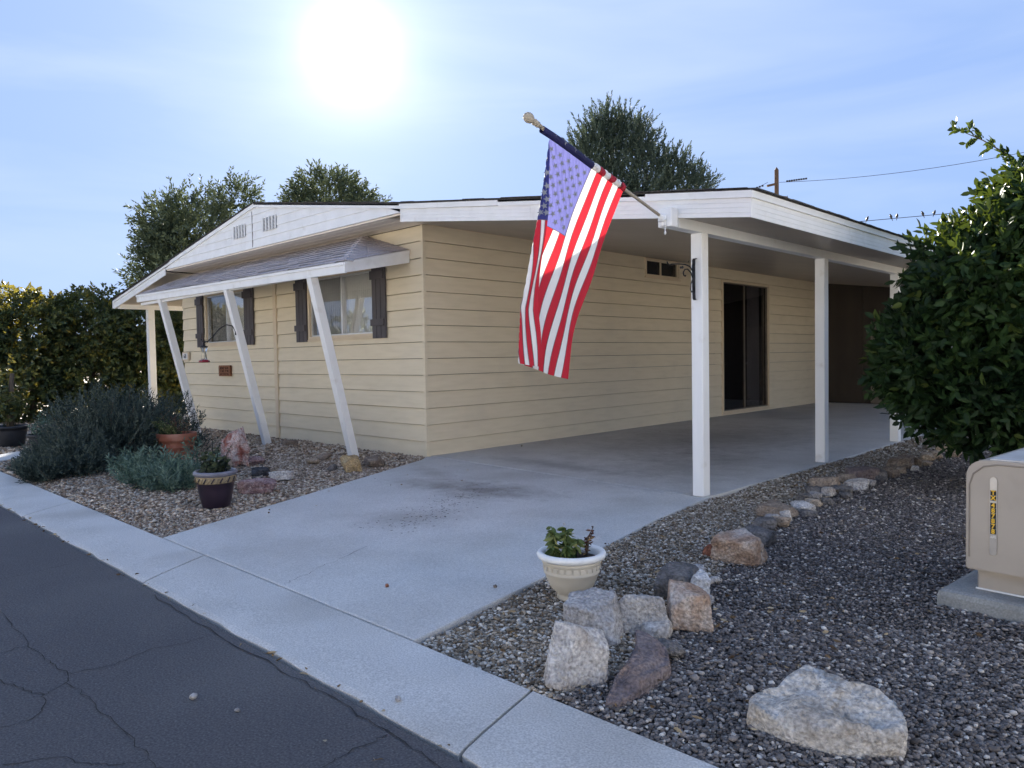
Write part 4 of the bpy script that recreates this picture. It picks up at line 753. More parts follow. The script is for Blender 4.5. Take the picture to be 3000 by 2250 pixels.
# edging row running back along the driveway gravel
ROWS = [((5.52, -2.03), .29, .20, 'orange'), ((5.31, -1.99), .09, .08, 'red'), ((5.40, -1.55), .23, .12, 'dark'), ((5.21, -1.05), .17, .08, 'dark'), ((5.27, -.89), .13, .08, 'tan'), ((5.16, -.82), .11, .07, 'grey'), ((5.22, -.70), .08, .09, 'pale'), ((5.12, -.61), .28, .10, 'brown'), ((5.20, -.34), .18, .09, 'pale'), ((4.95, -.34), .12, .08, 'brown'),
        ((5.28, -.44), .13, .05, 'dark'), ((5.15, -.01), .13, .06, 'tan'), ((5.02, .13), .14, .08, 'dark'), ((5.21, .14), .09, .06, 'dark'), ((5.03, .35), .10, .06, 'grey'), ((4.95, .52), .17, .07, 'dark'), ((5.07, .53), .12, .08, 'pale'), ((5.11, .73), .18, .06, 'dark'), ((4.91, .85), .28, .12, 'brown'), ((5.21, .58), .10, .04, 'dark'),
        ((4.95, 1.28), .18, .10, 'brown'), ((5.13, .99), .22, .10, 'pale'), ((5.16, 1.27), .13, .06, 'grey'), ((5.01, 1.52), .27, .14, 'purple'), ((5.13, 1.61), .19, .12, 'dark'), ((5.15, 1.92), .15, .11, 'brown'), ((5.17, 2.24), .09, .07, 'tan'), ((5.05, 2.59), .27, .14, 'brown'), ((5.22, 2.5), .08, .06, 'pale'), ((5.16, 2.79), .09, .12, 'brown'),
        ((4.9, 3.34), .15, .07, 'brown'), ((5.21, 2.95), .12, .06, 'tan'), ((5.08, 3.47), .16, .09, 'tan'), ((5.11, 3.7), .13, .09, 'tan'), ((5.0, 4.41), .15, .10, 'tan'), ((5.06, 4.6), .15, .09, 'tan'), ((5.25, 3.95), .16, .09, 'tan')]
ORD = ['first', 'second', 'third', 'fourth', 'fifth', 'sixth', 'seventh', 'eighth', 'ninth', 'tenth', 'eleventh', 'twelfth', 'thirteenth', 'fourteenth', 'fifteenth', 'sixteenth', 'seventeenth', 'eighteenth', 'nineteenth', 'twentieth']
ROWS.sort(key=lambda q: q[0][1])
def ordn(i): return ORD[i] if i < 20 else ('twenty-' if i < 29 else 'thirty-' if i > 29 else 'thirtieth')+(ORD[(i-20) % 10] if i != 29 else '')
DESC = {'orange': 'pale-topped orange', 'red': 'small dark red', 'dark': 'dark slate-grey', 'tan': 'tan', 'grey': 'mid grey', 'pale': 'pale whitish', 'brown': 'brownish', 'purple': 'mauve-brown'}
for i, (b, w, h, m) in enumerate(ROWS):
    lb = '%s edging stone, %s counted from the cluster end of the row' % (DESC[m], ordn(i))
    rock(lb, b, w*1.12, h*1.12, m, 300+i, rnd.uniform(.7, 1.0), .06, cat='rock', name='edging_stone', group='stones edging the dark gravel', blocky=4, spin=rnd.uniform(-.3, .3), sub=4 if w > .15 else 3)
# rocks in the left bed
rock('tall upright red-and-white quartz rock in the left bed', (-1.105, -2.13), .36, .50, 'quartz', 405, .7, .06, rough=.22, sub=5, hk=1.0, blocky=5, taper=.55)
rock('smooth grey rock at the left foot of the quartz rock', (-.91, -2.35), .22, .15, 'brown', 403, .9, .05, sub=4, blocky=4, rough=.14)
rock('flat brown-and-white rock right of the quartz rock', (-1.11, -1.87), .26, .13, 'pink', 404, .8)
rock('black craggy rock behind the pink slab', (-.197, -2.25), .22, .12, 'black', 415, .8, .05, sub=4, blocky=4, rough=.14)
rock('white quartz rock at the right end of the pink slab', (.237, -2.23), .28, .12, 'pale', 406, .6, .05, sub=4, blocky=4, rough=.14)
rock('long mauve-pink slab rock beside the dark glazed pot', (.80, -2.80), .38, .17, 'pink', 407, .55, .05, sub=4, blocky=4, rough=.14)
rock('wedge-shaped brown rock against the wall by the batten', (-2.658, -.54), .25, .12, 'brown', 408, .5, .05, sub=4, blocky=4, rough=.14)
rock('small round stone against the wall near the left slanted post', (-4.92, -.67), .14, .11, 'tan', 409, .8)
rock('small tan block stone between the quartz rock and the right slanted post', (-.56, -1.38), .17, .09, 'tan', 410, .8)
rock('small grey flat stones just behind the tan block stone', (-.80, -1.07), .21, .10, 'brown', 411, .7)
rock('yellow-brown pointed rock at the foot of the right slanted post', (.354, -1.42), .25, .22, 'yellow', 412, .7, .05, sub=4, blocky=4, rough=.14)
rock('dark brown rock right of the yellow-brown pointed rock', (.29, -1.05), .26, .16, 'brown', 413, .8)
rock('small grey stone left of the yellow-brown pointed rock', (.08, -1.5), .12, .09, 'dark', 414, .9)

# ------------------------------------------------------------------ foliage builder
class Leaves:
    """Leaf blades gathered as numpy: position, direction, width axis, length, width, colour value."""
    def __init__(s, seed): s.g = np.random.default_rng(seed); s.P, s.D, s.L, s.W, s.A = [], [], [], [], []
    def add(s, P, D, L, W, A):
        s.P.append(P); s.D.append(D); s.L.append(L); s.W.append(W); s.A.append(A)
    def sprigs(s, base, dirs, length, nleaf, leaf_l, leaf_w, spread=.8, droop=0.0, abase=None):
        g = s.g; n = len(base); D = dirs/np.linalg.norm(dirs, axis=1, keepdims=True)
        if abase is None: abase = g.uniform(0, 1, n)
        for k in range(nleaf):
            t = (k+g.uniform(.2, .9, n))/nleaf*length; P = base+D*t[:, None]; P[:, 2] -= droop*t*t
            r = g.normal(0, 1, (n, 3)); r -= D*(r*D).sum(1, keepdims=True); r /= np.linalg.norm(r, axis=1, keepdims=True)+1e-6
            d = D*g.uniform(.35, 1, (n, 1))+r*spread*g.uniform(.5, 1.2, (n, 1)); d[:, 2] -= droop*.6
            s.add(P, d, leaf_l*g.uniform(.65, 1.15, n), leaf_w*g.uniform(.7, 1.15, n), np.clip(abase+g.normal(0, .16, n), 0, 1))
    def arrays(s):
        P, D, L, W, A = (np.concatenate(q) for q in (s.P, s.D, s.L, s.W, s.A)); D = D/(np.linalg.norm(D, axis=1, keepdims=True)+1e-9); return P, D, L, W, A
    def mesh(s, name, m, mode='fold', pick=None):
        P, D, L, W, A = s.arrays()
        if pick is not None: P, D, L, W, A = P[pick], D[pick], L[pick], W[pick], A[pick]
        n = len(P); g = s.g; r = g.normal(0, 1, (n, 3)); r[:, 2] *= .35; X = np.cross(D, r); X /= np.linalg.norm(X, axis=1, keepdims=True)+1e-9; U = np.cross(X, D)
        l, w = L[:, None], W[:, None]
        if mode == 'fold':                                    # pointed leaf of six triangles, folded on its midrib and curved
            V = np.stack([P, P+D*l*.30+X*w*.46+U*w*.14, P+D*l*.68+X*w*.38+U*w*.08, P+D*l-U*l*.10, P+D*l*.68-X*w*.38+U*w*.08, P+D*l*.30-X*w*.46+U*w*.14, P+D*l*.5-U*l*.01], 1)
            T = np.array([(0, 1, 6), (1, 2, 6), (2, 3, 6), (3, 4, 6), (4, 5, 6), (5, 0, 6)]); k = 7
        else:
            V = np.stack([P, P+D*l*.45+X*w*.5, P+D*l, P+D*l*.45-X*w*.5], 1); T = np.array([(0, 1, 2), (0, 2, 3)]); k = 4
        T = (T[None]+(np.arange(n)*k)[:, None, None]).reshape(-1, 3)
        return npmesh(name, V.reshape(-1, 3), T, m, np.repeat(A, k), mode == 'fold')
def ellipsoid_pts(g, n, c, r, lo=.75, hi=1.0, zmin=None):
    d = g.normal(0, 1, (n, 3)); d /= np.linalg.norm(d, axis=1, keepdims=True); rad = g.uniform(lo**3, hi**3, (n, 1))**(1/3)
    P = np.array(c)+d*np.array(r)*rad; return P, d
def lumpy(P, d, c, amp, freq, seed):
    out = np.empty(len(P))
    for i, q in enumerate(d): out[i] = mnoise.noise(Vector(q)*freq+Vector((seed, 0, 0)))
    return P+(P-np.array(c))*amp*out[:, None]
def tree(name, label, base, trunk_pts, trunk_r, blobs, leaf, group=None, seed=1, cat='tree', limbs=6, mode='flat'):
    """blobs: (centre, radii, sprigs); leaf: dict of sprig settings and material."""
    o = empty(name, label, cat, base, 0, group); B = Vector(base)
    loc = lambda p: Vector(p)-B
    tk = MB(); tk.tube([loc(p) for p in trunk_pts], trunk_r, 9); R = random.Random(seed)
    for k in range(limbs):
        c, r, _ = blobs[k % len(blobs)]; q = Vector(c)+Vector([R.uniform(-.6, .6)*x for x in r]); st = Vector(trunk_pts[-1]).lerp(Vector(trunk_pts[-2]), R.uniform(0, .7)); mid = st.lerp(q, .5)+Vector((R.uniform(-.1, .1), R.uniform(-.1, .1), R.uniform(0, .2)))*r[0]
        r0 = trunk_r[-1]*.7; tk.tube([loc(st), loc(mid), loc(q)], [r0, r0*.6, r0*.2], 6)
    tk.build('trunk', M_BARK, o, True)
    lv = Leaves(seed)
    for bi, (c, r, n) in enumerate(blobs):
        P, d = ellipsoid_pts(lv.g, n, c, r, leaf.get('lo', .55), 1.0); P = lumpy(P, d, c, leaf.get('lump', .35), 2.3, seed+bi*7.3)
        nd = d*np.array([1, 1, .8])+lv.g.normal(0, .45, d.shape)+np.array([0, 0, leaf.get('up', .3)])
        tone = np.clip(.5+.45*np.array([mnoise.noise(Vector(q)*1.6+Vector((seed*3, 5, 0))) for q in P])+lv.g.normal(0, .12, n), 0, 1)
        lv.sprigs(P, nd, leaf['len'], leaf['n'], leaf['l'], leaf['w'], leaf.get('spread', .8), leaf.get('droop', 0), tone)
    me = lv.mesh('crown', leaf['mat'], leaf.get('mode', mode)); me.transform(Matrix.Translation(-B)); cr = link(bpy.data.objects.new('crown', me), o); cr['kind'] = 'stuff'
    return o, lv

# ------------------------------------------------------------------ citrus tree, right
M_CIT = attr_mat('citrus_leaf', [(0.0, (0.009, 0.022, 0.009)), (0.45, (0.019, 0.042, 0.014)), (0.8, (0.035, 0.068, 0.018)), (1.0, (0.10, 0.13, 0.03))], rough=.5, trans=.07, tcol=(.20, .26, .02), spec=.18)
CB_ = (6.35, 2.35, -.03)
BL = [(c, r, int(n*1.7)) for c, r, n in [((6.25, 2.2, 1.45), (1.05, 1.05, 1.05), 560), ((5.83, 1.62, 1.2), (.58, .58, .60), 330), ((6.2, 1.78, .82), (.70, .65, .42), 260), ((6.60, 2.1, 2.35), (.75, .75, .60), 320), ((6.95, 2.2, 2.85), (.55, .55, .5), 160), ((6.0, 1.6, 1.95), (.55, .55, .45), 220), ((5.55, 2.05, 1.2), (.42, .42, .45), 170), ((6.9, 1.9, 1.2), (.8, .8, .95), 300), ((6.62, 1.75, 2.45), (.42, .42, .40), 130)]]
cit, lv = tree('citrus_tree', 'dense dark green citrus tree right of the carport', CB_, [(6.35, 2.35, -.05), (6.33, 2.33, .3), (6.3, 2.28, .7)], [.11, .09, .08], BL, dict(len=.22, n=8, l=.115, w=.050, mat=M_CIT, mode='fold', spread=.75, up=.15, lo=.62, lump=.22), seed=61, limbs=9)
b0, b1 = Vector((6.15, 1.75, 2.45)), Vector((5.93, 1.45, 3.22)); tw = [b0, Vector((6.10, 1.65, 2.75)), Vector((6.06, 1.58, 2.95)), Vector((6.02, 1.52, 3.10)), b1, Vector((5.86, 1.36, 3.27))]
me = MB().tube([Vector((6.3, 1.9, 2.2))]+tw[:1]+[Vector((6.32, 1.72, 2.75)), Vector((6.22, 1.66, 3.02)), Vector((6.05, 1.50, 3.16)), Vector((5.92, 1.38, 3.24))], [.012, .010, .008, .007, .005, .003], 6).mesh('twig', M_BARK, True); me.transform(Matrix.Translation(-Vector(CB_))); link(bpy.data.objects.new('twig', me), cit)
lt = Leaves(62); tp = np.array([(6.30, 1.72, 2.80), (6.22, 1.66, 3.02), (6.14, 1.58, 3.09), (6.05, 1.50, 3.16), (5.98, 1.44, 3.20), (5.92, 1.38, 3.24)]); tp = np.repeat(tp, 3, 0)+lt.g.normal(0, .012, (18, 3))
lt.sprigs(tp, np.tile([[-.6, -.5, .35]], (18, 1))+lt.g.normal(0, .5, (18, 3)), .08, 4, .085, .04, .8)
me = lt.mesh('twig_leaves', M_CIT, 'fold'); me.transform(Matrix.Translation(-Vector(CB_))); tag(link(bpy.data.objects.new('twig_leaves', me), cit), kind='stuff')
# the outermost leaves nearest the viewer as single leaves
P, D, L_, W_, A_ = lv.arrays(); dist = np.linalg.norm(P-CAM, axis=1); dd = (P-CAM)@_f; uu, vv = ((P-CAM)@_r)/dd, ((P-CAM)@_u)/dd
cand = np.where((uu < .69) & (uu > .2) & (np.abs(vv) < .5))[0]; front = cand[np.argsort(dist[cand])[:3000]]; sel = np.random.default_rng(5).choice(front, 280, False)
protos = []
for k in range(8):
    l1 = Leaves(900+k); l1.add(np.zeros((1, 3)), np.array([[0, 0, 1.0]]), np.array([1.0]), np.array([.42]), np.array([.12*k+.08])); protos.append(l1.mesh('leaf', M_CIT, 'fold'))
for i, k in enumerate(sel):
    o = bpy.data.objects.new('leaf', protos[i % 8]); link(o, cit); q = Vector(D[k]).to_track_quat('Z', 'Y'); o.rotation_mode = 'QUATERNION'; o.rotation_quaternion = q; o.location = Vector(P[k])-Vector(CB_)+Vector(D[k])*.02; s_ = float(L_[k])*1.15; o.scale = (s_, s_, s_)
MB().lathe([(0, -.033), (.02, -.028), (.033, -.008), (.035, .01), (.025, .028), (0, .036)], 16).build('orange_fruit', mat('fruit_skin', [(0.3, (.55, .22, .03)), (0.7, (.65, .28, .05))], scale=60, rough=.45, bump=.2, bscale=300), cit, True, tuple(at(2997, 665, 7.0)-Vector(CB_)))

# ------------------------------------------------------------------ trees and hedge behind
M_OLIVE = attr_mat('olive_leaf', [(0.0, (0.03, 0.04, 0.025)), (0.5, (0.065, 0.085, 0.05)), (1.0, (0.14, 0.17, 0.10))], rough=.7, trans=.10, tcol=(.16, .19, .07), spec=.08)
OL = dict(len=.55, n=16, l=.17, w=.055, mat=M_OLIVE, spread=.7, up=.45, lo=.35, lump=.4)
c1 = at(575, 700, 25.5); c1b = at(500, 790, 25); c1c = at(700, 600, 26.5)
tree('olive_tree', 'grey-green olive tree rising behind the left roof slope', (c1.x, c1.y, -.05), [(c1.x, c1.y, -.05), (c1.x+.1, c1.y, 1.2), (c1.x, c1.y+.1, 2.4)], [.28, .22, .18], [(tuple(c1), (1.7, 1.7, 1.45), 900), (tuple(c1b), (1.1, 1.1, 1.6), 500), (tuple(c1c), (.7, .7, .85), 150), (tuple(at(600, 840, 25)), (1.6, 1.6, 1.3), 420)], OL, seed=71)
c2 = at(965, 590, 27)
tree('olive_tree', 'sparse olive tree top showing above the middle of the roof ridge', (c2.x, c2.y, -.05), [(c2.x, c2.y, -.05), (c2.x, c2.y+.1, 1.5), (c2.x, c2.y, 3.2)], [.25, .2, .16], [(tuple(c2), (1.25, 1.25, .95), 520), (tuple(at(900, 640, 27)), (1.0, 1.0, .8), 240), (tuple(at(1060, 640, 27)), (.9, .9, .7), 200)], OL, seed=72)
M_CYP = attr_mat('cypress_leaf', [(0.0, (0.03, 0.045, 0.035)), (0.5, (0.065, 0.09, 0.066)), (1.0, (0.13, 0.16, 0.115))], rough=.8, trans=.10, tcol=(.09, .11, .05), spec=.08)
DY = 45
def cat_(x, y, d): return at(1850+(x-1880)*.92, y+DY, d)
cc = [(cat_(1760, 480, 24), (.85, .85, 1.7), 330), (cat_(1850, 440, 24.5), (.85, .85, 1.55), 330), (cat_(1930, 500, 24), (.9, .9, 1.3), 280), (cat_(2020, 540, 24), (.75, .75, .85), 170), (cat_(2090, 545, 24), (.38, .38, .42), 50), (cat_(1820, 600, 24), (1.6, 1.2, 1.2), 300), (cat_(1800, 370, 24.5), (.35, .35, .6), 70), (cat_(1890, 385, 24.5), (.35, .35, .5), 60), (cat_(2010, 470, 24.2), (.3, .3, .45), 45)] + [(cat_(x, y, 24.3), (.17, .17, h), 34) for x, y, h in ((1770, 350, .55), (1805, 330, .6), (1850, 350, .5), (1715, 420, .5), (1960, 450, .45), (2060, 480, .4), (2100, 505, .25), (1900, 370, .5), (1930, 420, .5), (1740, 385, .5))]
cb = at(1880, 1100, 24.5)
tree('cypress_tree', 'dense dark cypress tree rising behind the carport roof', (cb.x, cb.y, -.05), [(cb.x, cb.y, -.05), (cb.x, cb.y, 2.0), (cb.x, cb.y, 4.5)], [.3, .25, .18], [(tuple(c), r, n) for c, r, n in cc], dict(len=.70, n=30, l=.12, w=.036, mat=M_CYP, spread=.38, up=1.3, lo=.3, lump=.5), seed=73, limbs=10)
M_HEDGE = attr_mat('hedge_leaf', [(0.0, (0.014, 0.028, 0.014)), (0.5, (0.035, 0.06, 0.025)), (0.85, (0.08, 0.10, 0.03)), (1.0, (0.20, 0.16, 0.03))], rough=.5, trans=.15, tcol=(.50, .40, .04))
HL = dict(len=.34, n=12, l=.13, w=.065, mat=M_HEDGE, spread=.8, up=.35, droop=.35, lo=.62, lump=.3)
HS = [(-13.2, -4.6, 2.55, 1.1), (-13.0, -3.0, 2.75, 1.0), (-12.7, -1.7, 3.0, .95), (-12.6, -.4, 3.05, .95), (-12.5, .9, 2.95, .95), (-12.6, 2.3, 3.1, 1.0), (-12.6, 3.8, 3.0, 1.0)]
HN = ['leafy hedge shrub at the far left edge of the picture', 'leafy hedge shrub second from the left edge with backlit yellow top', 'leafy hedge shrub third from the left edge', 'leafy hedge shrub fourth from the left edge, left of the porch post', 'leafy hedge shrub just behind the white porch post', 'leafy hedge shrub seen between porch post and slanted post', 'leafy hedge shrub half hidden by the left corner of the house']
for i, (x, y, h, r) in enumerate(HS):
    tree('hedge_shrub', HN[i], (x, y, -.06), [(x, y, -.06), (x+.05, y+.08, .5), (x, y, 1.1)], [.09, .07, .06], [((x, y, h-.75), (r*.9, r*.95, .75), 420), ((x, y, h*.5), (r*.85, r*1.0, h*.40), 560), ((x+.2, y-.1, .65), (r*.9, r*1.0, .62), 380)], HL, 'hedge along the left boundary', 80+i, 'shrub', 5)
# darker planting at the far end of the carport and the boundary trees behind
for i, (x, y, h, r, lb) in enumerate([(-2.6, 20.5, 3.0, 1.6, 'dark bushy shrub seen beyond the rear corner of the house'), (-.3, 19.5, 3.4, 1.6, 'dark bushy shrub seen through the far end of the carport'), (2.2, 18.6, 3.0, 1.5, 'dark shrub right of the second carport post at the far end'), (4.8, 17.6, 2.8, 1.4, 'dark shrub behind the citrus tree at the far end')]):
    tree('boundary_shrub', lb, (x, y, -.06), [(x, y, -.06), (x, y, .6), (x, y, 1.2)], [.1, .08, .07], [((x, y, h*.6), (r, r, h*.4), 420), ((x, y, h*.3), (r, r, h*.3), 320)], dict(HL, l=.16, w=.08), 'shrubs beyond the carport', 95+i, 'shrub', 4)

# ------------------------------------------------------------------ shrubs and pots in the left bed
def needle_shrub(name, label, base, lobes, m, L, nl, ll, lw, seed, spread=.5, up=1.0, stem=True):
    o = empty(name, label, 'shrub', base); B = Vector(base); lv = Leaves(seed); st = MB(); R = random.Random(seed)
    for (c, r, n) in lobes:
        d = lv.g.normal(0, 1, (n, 3)); d[:, 2] = np.abs(d[:, 2]); d /= np.linalg.norm(d, axis=1, keepdims=True); P = np.array(c)+d*np.array(r)*lv.g.uniform(.55, 1, (n, 1)); P = lumpy(P, d, c, .22, 3.0, seed)
        nd = d*np.array([.9, .9, .6])+lv.g.normal(0, .3, d.shape)+np.array([0, 0, up]); nd /= np.linalg.norm(nd, axis=1, keepdims=True)
        P = P-nd*L*.8; P[:, 2] = np.maximum(P[:, 2], .0)
        tone = np.clip(.5+.5*np.array([mnoise.noise(Vector(q)*3.5+Vector((seed, 0, 0))) for q in P])+lv.g.normal(0, .12, n), 0, 1); lv.sprigs(P, nd, L, nl, ll, lw, spread, 0, tone)
        for k in range(0, n, 40): p = Vector(P[k]); st.tube([Vector(c)*.5+p*.5-Vector((0, 0, .1))-B, p-B, p+Vector(nd[k])*L-B], [.006, .005, .002], 4)
    st.build('stems', M_BARK, o)
    me = lv.mesh('foliage', m, 'flat'); me.transform(Matrix.Translation(-B)); f = link(bpy.data.objects.new('foliage', me), o); f['kind'] = 'stuff'
    return o
M_ROS = attr_mat('rosemary_leaf', [(0.0, (0.022, 0.036, 0.03)), (0.5, (0.05, 0.072, 0.06)), (1.0, (0.11, 0.135, 0.11))], rough=.65, trans=.1)
M_GSH = attr_mat('grey_green_leaf', [(0.0, (0.045, 0.085, 0.065)), (0.5, (0.09, 0.15, 0.115)), (1.0, (0.19, 0.27, 0.21))], rough=.65, trans=.12)
needle_shrub('rosemary_shrub', 'large dark green rosemary shrub spilling onto the kerb', (-3.0, -3.1, -.02), [((-3.1, -2.95, .05), (1.05, .95, .98), 1500), ((-2.45, -3.6, .0), (.80, .55, .50), 1000), ((-3.6, -2.2, .05), (.9, .8, .85), 700), ((-2.05, -4.0, .0), (.5, .28, .26), 340), ((-2.85, -3.0, .05), (.6, .6, .75), 600)], M_ROS, .26, 22, .048, .013, 131, .55, .9)
needle_shrub('spiky_shrub', 'low grey-green spiky shrub between rosemary and dark pot', (-.6, -3.3, -.02), [((-.55, -3.25, .0), (.70, .42, .36), 120), ((-.1, -3.3, .0), (.42, .32, .32), 55), ((-1.15, -3.25, .0), (.42, .3, .34), 50), ((-.3, -2.95, .0), (.40, .3, .50), 34)], M_GSH, .28, 34, .068, .013, 132, .85, .8)
def pot(name, label, loc, prof, rimz, rimr, m, parts=()):
    o = empty(name, label, 'potted plant', loc); MB().lathe(prof, 40).build('pot', m, o, True)
    MB().lathe([(0, rimz-.045), (rimr*.5, rimz-.03), (rimr, rimz-.05)], 24).build('soil', M_SOIL, o, True); return o
M_CREAM = mat('cream_resin', [(0.3, (.52, .47, .38)), (0.7, (.62, .57, .48))], scale=5, rough=.6, dirt=((.34, .29, .22), 6, .55, .8, .5)); M_CRIM = mat('white_rim', [(0.3, (.74, .74, .72)), (0.7, (.82, .82, .81))], scale=20, rough=.6, dirt=((.5, .48, .45), 20, .5, .75, .5))
cp = pot('potted_plant', 'cream pot with white rim and leafy green plant on the gravel', (5.135, -3.17, 0), [(0, -.01), (.075, -.01), (.083, .0), (.078, .018), (.085, .028), (.115, .06), (.135, .10), (.147, .135), (.152, .14), (.152, .15), (.148, .155), (.154, .19), (.160, .195), (.160, .203), (.156, .208)], .255, .150, M_CREAM)
MB().lathe([(.156, .207), (.170, .212), (.184, .222), (.188, .236), (.182, .248), (.168, .253), (.155, .247), (.150, .235), (.150, .18)], 40).build('rim', M_CRIM, cp, True)
for k in range(26):
    t = 2*math.pi*k/26; MB().box(-.012, .012, -.003, .004, -.011, .011).build('relief_block', M_CREAM, cp, False, (math.cos(t)*.153, math.sin(t)*.153, .172), t+math.pi/2)
M_POTLEAF = attr_mat('pot_leaf', [(0.0, (0.04, 0.07, 0.02)), (0.5, (0.11, 0.155, 0.045)), (1.0, (0.27, 0.27, 0.09))], rough=.5, trans=.2)
M_DRY = attr_mat('dry_leaf', [(0.0, (0.05, 0.022, 0.015)), (0.6, (0.12, 0.05, 0.03)), (1.0, (0.28, 0.19, 0.09))], rough=.8, trans=.1)
def pot_plant(o, stems, m, ll, lw, nleaf, seed, droop=.6, name='plant', mode='fold', spread=.9):
    lv = Leaves(seed); st = MB()
    for (x, y, z, dx, dy, h) in stems:
        p0 = Vector((x, y, z)); p1 = p0+Vector((dx*.4, dy*.4, h*.7)); p2 = p0+Vector((dx, dy, h)); st.tube([p0, p1, p2], [.005, .004, .002], 5)
        n = nleaf; t = lv.g.uniform(.2, 1, n); P = np.array([p0.lerp(p1, q/.6) if q < .6 else p1.lerp(p2, (q-.6)/.4) for q in t]); r = lv.g.normal(0, 1, (n, 3)); r[:, 2] = r[:, 2]*.4-droop
        lv.add(P, r, ll*lv.g.uniform(.6, 1.2, n), lw*lv.g.uniform(.7, 1.2, n), np.clip(lv.g.normal(.5, .25, n), 0, 1))
    s = st.build(name, M_BARK if m is M_DRY else m, o, True); a = s.data.attributes.new('rnd', 'FLOAT', 'POINT'); me = lv.mesh('foliage', m, mode); f = link(bpy.data.objects.new('foliage', me), s); f['kind'] = 'stuff'
pot_plant(cp, [(-.075, -.055, .21, -.01, -.01, .17), (-.06, -.07, .21, .0, .0, .15), (-.02, -.03, .21, .0, .01, .165), (.0, -.05, .21, .01, .0, .16), (-.03, -.01, .21, .02, .0, .15), (.03, .0, .21, .01, .01, .11), (.02, -.07, .21, .02, -.01, .09), (-.04, -.09, .21, .0, -.02, .08)], M_POTLEAF, .06, .024, 26, 141, .7)
pot_plant(cp, [(.06, .05, .21, .03, .03, .17), (.075, .035, .21, .01, .04, .13), (.05, .06, .21, .0, .02, .11)], M_DRY, .03, .012, 16, 142, .2, 'dried_stem')
M_GLZ = mat('dark_glaze', [(0.3, (.018, .012, .022)), (0.7, (.035, .022, .036))], scale=5, rough=.28, spec=.5); M_GRIM = mat('slate_rim', [(0.3, (.13, .13, .16)), (0.7, (.20, .20, .24))], scale=9, rough=.35, spec=.5); M_GOLD = mat('gold_band', [(0.3, (.22, .17, .10)), (0.7, (.36, .29, .18))], scale=14, rough=.6)
dp = pot('potted_plant', 'dark glazed pot with rope-pattern band in the left gravel bed', (1.07, -3.33, 0), [(0, -.01), (.115, -.01), (.120, .0), (.135, .06), (.150, .14), (.160, .21), (.165, .215)], .325, .158, M_GLZ)
MB().lathe([(.161, .212), (.167, .22), (.170, .265), (.166, .275)], 40).build('band', M_GOLD, dp, True)
for k in range(30):
    t0 = 2*math.pi*k/30; MB().tube([(math.cos(t0+q*.16)*.1705, math.sin(t0+q*.16)*.1705, .222+.042*q) for q in (0, .33, .66, 1)], .0065, 5).build('rope_twist', M_GLZ if k % 2 else M_GOLD, dp, True)
MB().lathe([(.164, .274), (.178, .280), (.190, .295), (.190, .310), (.178, .322), (.163, .318), (.158, .30), (.157, .25)], 40).build('rim', M_GRIM, dp, True)
M_DKL = attr_mat('dark_leaf', [(0.0, (0.015, 0.022, 0.015)), (0.5, (0.035, 0.05, 0.028)), (1.0, (0.10, 0.12, 0.05))], rough=.5, trans=.1)
pr = random.Random(9)
pot_plant(dp, [(pr.uniform(-.1, .1), pr.uniform(-.1, .1), .27, pr.uniform(-.06, .06), pr.uniform(-.06, .06), pr.uniform(.10, .22)) for _ in range(16)], M_DKL, .07, .035, 16, 143, .2)
pot_plant(dp, [(-.05, .0, .27, -.04, .02, .34), (-.02, .02, .27, .0, .04, .30), (.06, .05, .27, .05, .06, .28)], M_DKL, .03, .012, 14, 144, .2)
M_TERRA = mat('terracotta', [(0.3, (.22, .075, .045)), (0.5, (.28, .10, .06)), (0.75, (.35, .15, .10))], scale=4, rough=.8, dirt=((.45, .27, .20), 4, .55, .75, .5), bump=.2, bscale=40)
tp_ = pot('potted_plant', 'terracotta pot with straggly yellow-green plant beside the rosemary', (-2.38, -2.33, 0), [(0, -.01), (.165, -.01), (.172, .0), (.195, .10), (.212, .18), (.217, .186), (.217, .20), (.212, .206), (.226, .27), (.240, .275), (.246, .29), (.250, .36), (.244, .372), (.228, .372), (.222, .36), (.215, .30)], .375, .22, M_TERRA)
M_STRG = attr_mat('straggly_leaf', [(0.0, (0.05, 0.08, 0.03)), (0.5, (0.12, 0.15, 0.06)), (1.0, (0.28, 0.25, 0.13))], rough=.6, trans=.15)
pot_plant(tp_, [(pr.uniform(-.16, .12), pr.uniform(-.16, .12), .33, pr.uniform(-.22, .05), pr.uniform(-.2, .05), pr.uniform(.05, .26)) for _ in range(30)], M_STRG, .035, .014, 34, 145, .1, mode='flat')
pot_plant(tp_, [(pr.uniform(-.12, .15), pr.uniform(-.12, .12), .33, pr.uniform(-.1, .12), pr.uniform(-.1, .1), pr.uniform(.15, .34)) for _ in range(14)], M_DRY, .025, .008, 18, 146, .1, 'dried_stem', 'flat')
pot_plant(tp_, [(-.22+.03*k, -.12, .30, -.10, -.08, -.10+.02*k) for k in range(6)], M_STRG, .04, .016, 40, 147, .4, mode='flat')
M_NUR = mat('black_plastic', [(0.3, (.015, .016, .02)), (0.7, (.03, .032, .038))], scale=6, rough=.5)
